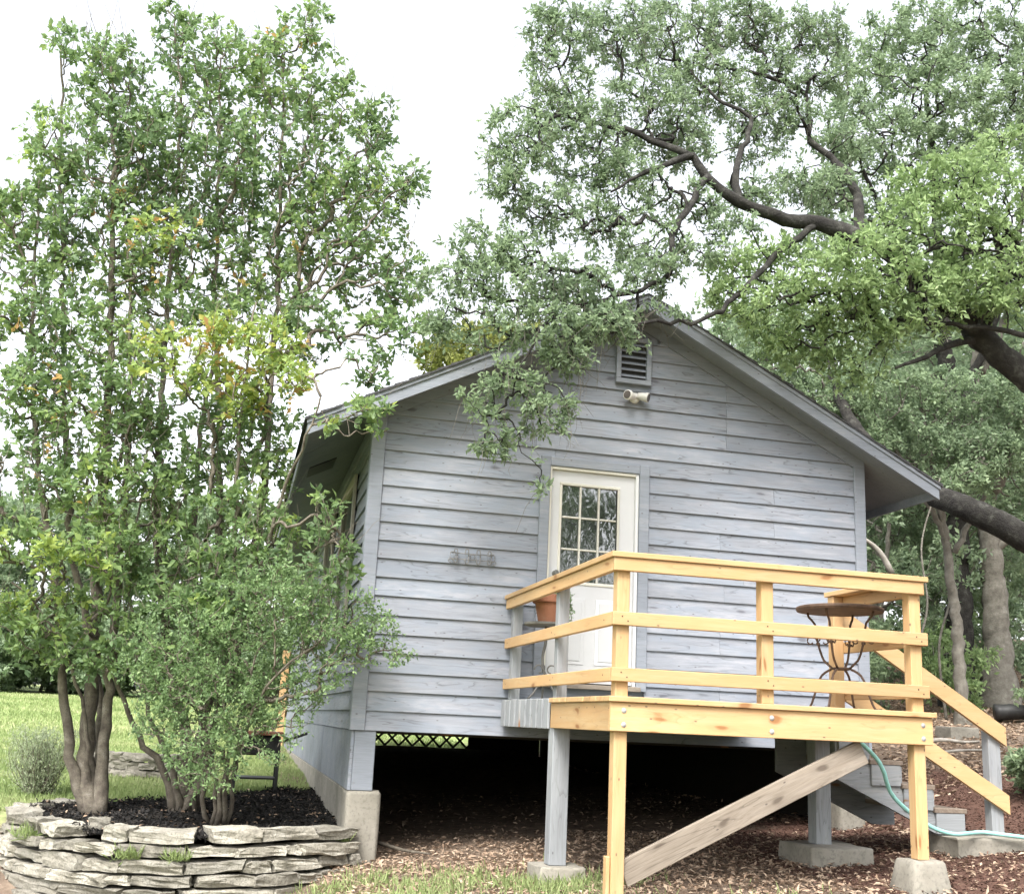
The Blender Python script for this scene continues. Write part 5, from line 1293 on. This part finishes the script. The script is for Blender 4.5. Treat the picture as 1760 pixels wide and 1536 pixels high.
# tree line across the lawn at the left, and trees behind the house
for k, (x_, y_, h, cr, lm, lab) in enumerate([
    (-15.5, 47, 8.5, 5.0, LW, 'far dark tree at the left end of the lawn'),
    (-9.0, 46, 9.0, 5.5, LW, 'far dark tree behind the left crape myrtle stems'),
    (-3.5, 50, 10.0, 5.5, LO, 'far tree across the lawn behind the middle stems'),
    (2.0, 47, 9.0, 5.0, LW, 'far tree across the lawn beside the back corner of the cottage'),
    (-22.0, 45, 9.0, 5.5, LW, 'far tree well left of the crape myrtles'),
    (-29.0, 42, 9.5, 6.0, LO, 'farthest left tree across the lawn'),
    (-17.5, 40, 3.4, 3.2, LW, 'low thicket at the far left corner of the lawn'),
    (-14.3, 42, 3.6, 3.4, LO, 'pale thicket behind the leftmost crape myrtle stem'),
    (-9.3, 43, 3.6, 3.4, LW, 'thicket between the two crape myrtles at the far lawn edge'),
    (-4.8, 43, 3.6, 3.2, LO, 'pale thicket at the lawn edge behind the green shrub'),
    (0.6, 43, 3.4, 3.0, LW, 'thicket at the lawn edge close to the cottage back corner'),
    (-11.5, 40, 3.2, 2.8, LW, 'low dark thicket at the far edge of the lawn'),
    (-7.0, 41, 2.8, 2.8, LW, 'low thicket at the lawn edge seen between the trunks'),
    (-2.5, 41, 3.0, 2.8, LW, 'low thicket at the lawn edge left of the side wall'),
    (7.0, 30, 13.0, 4.5, M['leaf_y'], 'yellow green tree top showing over the left roof slope'),
    (14.0, 34, 14.0, 6.0, LO, 'tree behind the ridge of the roof')]):
    wood_tree('far_tree', lab, 'tree', x_, y_, h, cr, 700, 40, (0.20 if h < 5 else 0.25, 0.55), lm, 150 + k, 'trees beyond the lawn', crown_from=0.03 if h < 5 else 0.12)
# trees behind the photographer: they shade the front and mirror in the door panes
for k, (x_, y_, h, cr, lab) in enumerate([(3.5, -19, 11, 4.5, 'tree behind the camera mirrored in the door glass on the left'), (9.5, -17, 12, 4.5, 'tree behind the camera mirrored in the door glass on the right'), (6.5, -25, 14, 5.5, 'tallest tree behind the camera mirrored in the door glass')]):
    wood_tree('mirrored_tree', lab, 'tree', x_, y_, h, cr, 420, 18, (0.28, 0.5), LW, 170 + k, 'trees mirrored in the door', crown_from=0.12)

# pale wispy shrub on the lawn
g = np.random.default_rng(31)
ws = thing('wispy_shrub', 'pale grey green wispy shrub on the lawn at the left edge', 'shrub', (-2.92, 2.6, -0.86))
tw = []
A_, B_ = [], []
for q in range(130):
    a = g.uniform(0, 2 * np.pi); sp = g.random() ** 0.7 * 0.34; h = g.uniform(0.35, 0.68)
    A_.append((0.04 * math.cos(a), 0.04 * math.sin(a), 0)); B_.append((sp * math.cos(a), sp * math.sin(a), h))
me, C = twig_mesh('stem', np.array(A_), np.array(B_), np.full(130, 0.004), np.full(130, 0.0015), g, 4, 0.06)
link('stem', me, M['bark_c'], ws, (-2.92, 2.6, -0.86), kind='stuff')
Q = C[:, 1:].reshape(-1, 3)
Q = np.repeat(Q, 14, 0) + g.normal(size=(len(Q) * 14, 3)) * 0.03
D = g.normal(size=Q.shape) * 0.6 + np.array([0, 0, 0.8])
link('foliage', leaves_mesh('foliage', Q, D, 0.035, 0.009, g.random(len(Q)), 0.3, g), M['leaf_p'], ws, (-2.92, 2.6, -0.86), kind='stuff')

# ------------------------------------------------------------------ ground cover
def scatter(x0, x1, y0, y1, n, g):
    return g.uniform(x0, x1, n), g.uniform(y0, y1, n)
g = np.random.default_rng(51)
# lawn blades, denser close to the trees
X, Y = scatter(-11, 0.0, -4.5, 14, 190000, g)
keep = ((Y > 1.6) | (X < -2.95 - 0.3 * vnoise(X, Y * 2))) & (g.random(len(X)) < 0.25 + 1.0 * sstep(X, -11, -6)) & ~in_poly(X, Y, BEDP) & (g.random(len(X)) < 1.2 - Y / 16) & ~((np.hypot(X + 2.0, Y - 5.4) < 0.7))
X, Y = X[keep], Y[keep]
P = np.stack([X, Y, ground_z(X, Y) - 0.005], -1)
D = g.normal(size=P.shape) * 0.35 + np.array([0, 0, 1.0])
t_ = np.clip(0.35 + 0.8 * (vnoise(X * 1.1, Y * 1.1) - 0.4) + g.normal(size=len(X)) * 0.15, 0, 1)
o = link('lawn_grass', leaves_mesh('lawn_grass', P, D, 0.05 + 0.04 * g.random(len(X)), 0.010, t_, 0.0, g), M['grass'])
tag(o, 'short bright green lawn grass left of the cottage', 'grass', kind='stuff')
X, Y = scatter(-14, 4, 12.5, 38, 60000, g)
P = np.stack([X, Y, ground_z(X, Y) - 0.005], -1)
D = g.normal(size=P.shape) * 0.4 + np.array([0, 0, 1.0])
t_ = np.clip(0.35 + 0.9 * (vnoise(X * 0.5, Y * 0.35) - 0.4) + g.normal(size=len(X)) * 0.2, 0, 1)
o = link('lawn_grass', leaves_mesh('lawn_grass', P, D, 0.07 + 0.06 * g.random(len(X)), 0.025, t_, 0.0, g), M['grass'])
tag(o, 'distant lawn grass reaching back to the far tree line', 'grass', kind='stuff')
# rough grass in front of the deck
X, Y = scatter(-3.4, 3.2, -4.2, -0.2, 60000, g)
dens = sstep(-X, -1.9, 0.3) * sstep(-Y, 0.5, 1.6) * 0.5 + 0.9 * np.exp(-((X - 1.35) / 0.40) ** 2 - ((Y + 2.05) / 0.40) ** 2)
dens += 0.35 * np.exp(-((X - 2.0) / 0.5) ** 2 - ((Y + 3.4) / 0.4) ** 2) + 0.4 * np.exp(-((X - 3.6) / 0.6) ** 2 - ((Y + 3.55) / 0.25) ** 2)
keep = (g.random(len(X)) < dens * (0.25 + 1.2 * (vnoise(X * 2.5, Y * 2.5) > 0.45))) & ~in_poly(X, Y, [(a - 0.12, b_ - 0.12) for a, b_ in BEDP])
X, Y = X[keep], Y[keep]
P = np.stack([X, Y, ground_z(X, Y) - 0.005], -1)
D = g.normal(size=P.shape) * 0.5 + np.array([0, 0, 1.0])
o = link('rough_grass', leaves_mesh('rough_grass', P, D, 0.05 + 0.09 * g.random(len(X)) ** 2, 0.006, np.clip(0.3 + 0.5 * g.random(len(X)), 0, 1), 0.0, g), M['grass'])
tag(o, 'patchy rough grass in front of the deck posts', 'grass', kind='stuff')
# dry leaves under and in front of the house, and in the wood
X1, Y1 = scatter(-0.3, 5.2, -4.2, 5, 34000, g)
X2, Y2 = scatter(5.0, 19, -2, 16, 42000, g)
keep1 = (g.random(len(X1)) < np.clip(1.1 - 0.6 * np.clip(Y1 + 0.3, 0, 9) - 0.75 * sstep(X1, 2.9, 3.8), 0.06, 1))
keep2 = (Y2 > 0.3 * (X2 - 4.0)) | (g.random(len(X2)) < 0.06)
X = np.concatenate([X1[keep1], X2[keep2]]); Y = np.concatenate([Y1[keep1], Y2[keep2]])
P = np.stack([X, Y, ground_z(X, Y) + 0.006 + 0.02 * g.random(len(X))], -1)
D = g.normal(size=P.shape); D[:, 2] *= 0.3
far = np.where(X > 5.0, 1.7, 1.0)
t_ = np.clip(0.25 + 0.6 * g.random(len(X)), 0, 1)
o = link('leaf_litter', leaves_mesh('leaf_litter', P, D, (0.035 + 0.035 * g.random(len(X))) * far, 0.02 * far, t_, 1.2, g), M['litter'])
tag(o, 'dry brown leaf litter on the ground under and beside the deck', 'leaf litter', kind='stuff')
X, Y = scatter(-2.8, 0.05, -0.85, 3.4, 420, g)
keep = in_poly(X, Y, BEDP); X, Y = X[keep], Y[keep]
P = np.stack([X, Y, bed_z(X, Y) + 0.03], -1)
D = g.normal(size=P.shape); D[:, 2] *= 0.3
o = link('fallen_leaves', leaves_mesh('fallen_leaves', P, D, 0.05, 0.022, 0.2 + 0.6 * g.random(len(X)), 1.0, g), M['litter'])
tag(o, 'few dry leaves fallen on the black mulch of the bed', 'leaf litter', kind='stuff')
# red brown mulch right of the deck
X, Y = scatter(2.6, 7.6, -4.0, 2.6, 22000, g)
mm = sstep(X, 2.7, 3.7) * sstep(-(Y - 0.45 * (X - 4)), -1.4, 0.3)
keep = g.random(len(X)) < mm
X, Y = X[keep], Y[keep]
P = np.stack([X, Y, ground_z(X, Y) + 0.004 + 0.016 * g.random(len(X))], -1)
D = g.normal(size=P.shape); D[:, 2] *= 0.35
o = link('red_mulch', leaves_mesh('red_mulch', P, D, 0.02 + 0.035 * g.random(len(X)), 0.013, g.random(len(X)) ** 1.5, 0.8, g), M['mulch_r'])
tag(o, 'red brown shredded mulch spread at the foot of the stairs', 'mulch', kind='stuff')
# black mulch in the bed
X, Y = scatter(-2.8, 0.0, -0.8, 3.6, 42000, g)
keep = in_poly(X, Y, BEDP); X, Y = X[keep], Y[keep]
P = np.stack([X, Y, bed_z(X, Y) + 0.02 * g.random(len(X))], -1)
D = g.normal(size=P.shape); D[:, 2] *= 0.5
o = link('black_mulch', leaves_mesh('black_mulch', P, D, 0.02 + 0.04 * g.random(len(X)), 0.016, g.random(len(X)) ** 1.8, 0.6, g), M['mulch_k'])
tag(o, 'black bark mulch filling the raised stone bed', 'mulch', kind='stuff')
# weeds on the wall and at its foot
for k, (x_, y_, z_, s_, lab) in enumerate([(-2.55, -0.15, -0.95, 0.16, 'small weed sprouting at the left end of the stone wall'), (-1.72, -0.80, -1.02, 0.14, 'grass tuft growing out of the wall joint left of middle'), (-1.35, -0.83, -1.02, 0.13, 'grass tuft growing out of the wall joint at the middle'), (-0.05, -0.14, -0.93, 0.12, 'weed growing against the concrete corner pier')]):
    n = 90
    P = np.stack([g.normal(size=n) * s_ * 0.3, g.normal(size=n) * s_ * 0.2, np.zeros(n)], -1)
    D = g.normal(size=P.shape) * 0.5 + np.array([0, -0.25, 1.0])
    o = link('weed', leaves_mesh('weed', P, D, s_ * (0.5 + g.random(n)) * 0.7, 0.008, 0.2 + 0.5 * g.random(n), 0.0, g), M['grass'], None, (x_, y_, z_))
    tag(o, lab, 'weed', 'weeds on the stone wall')
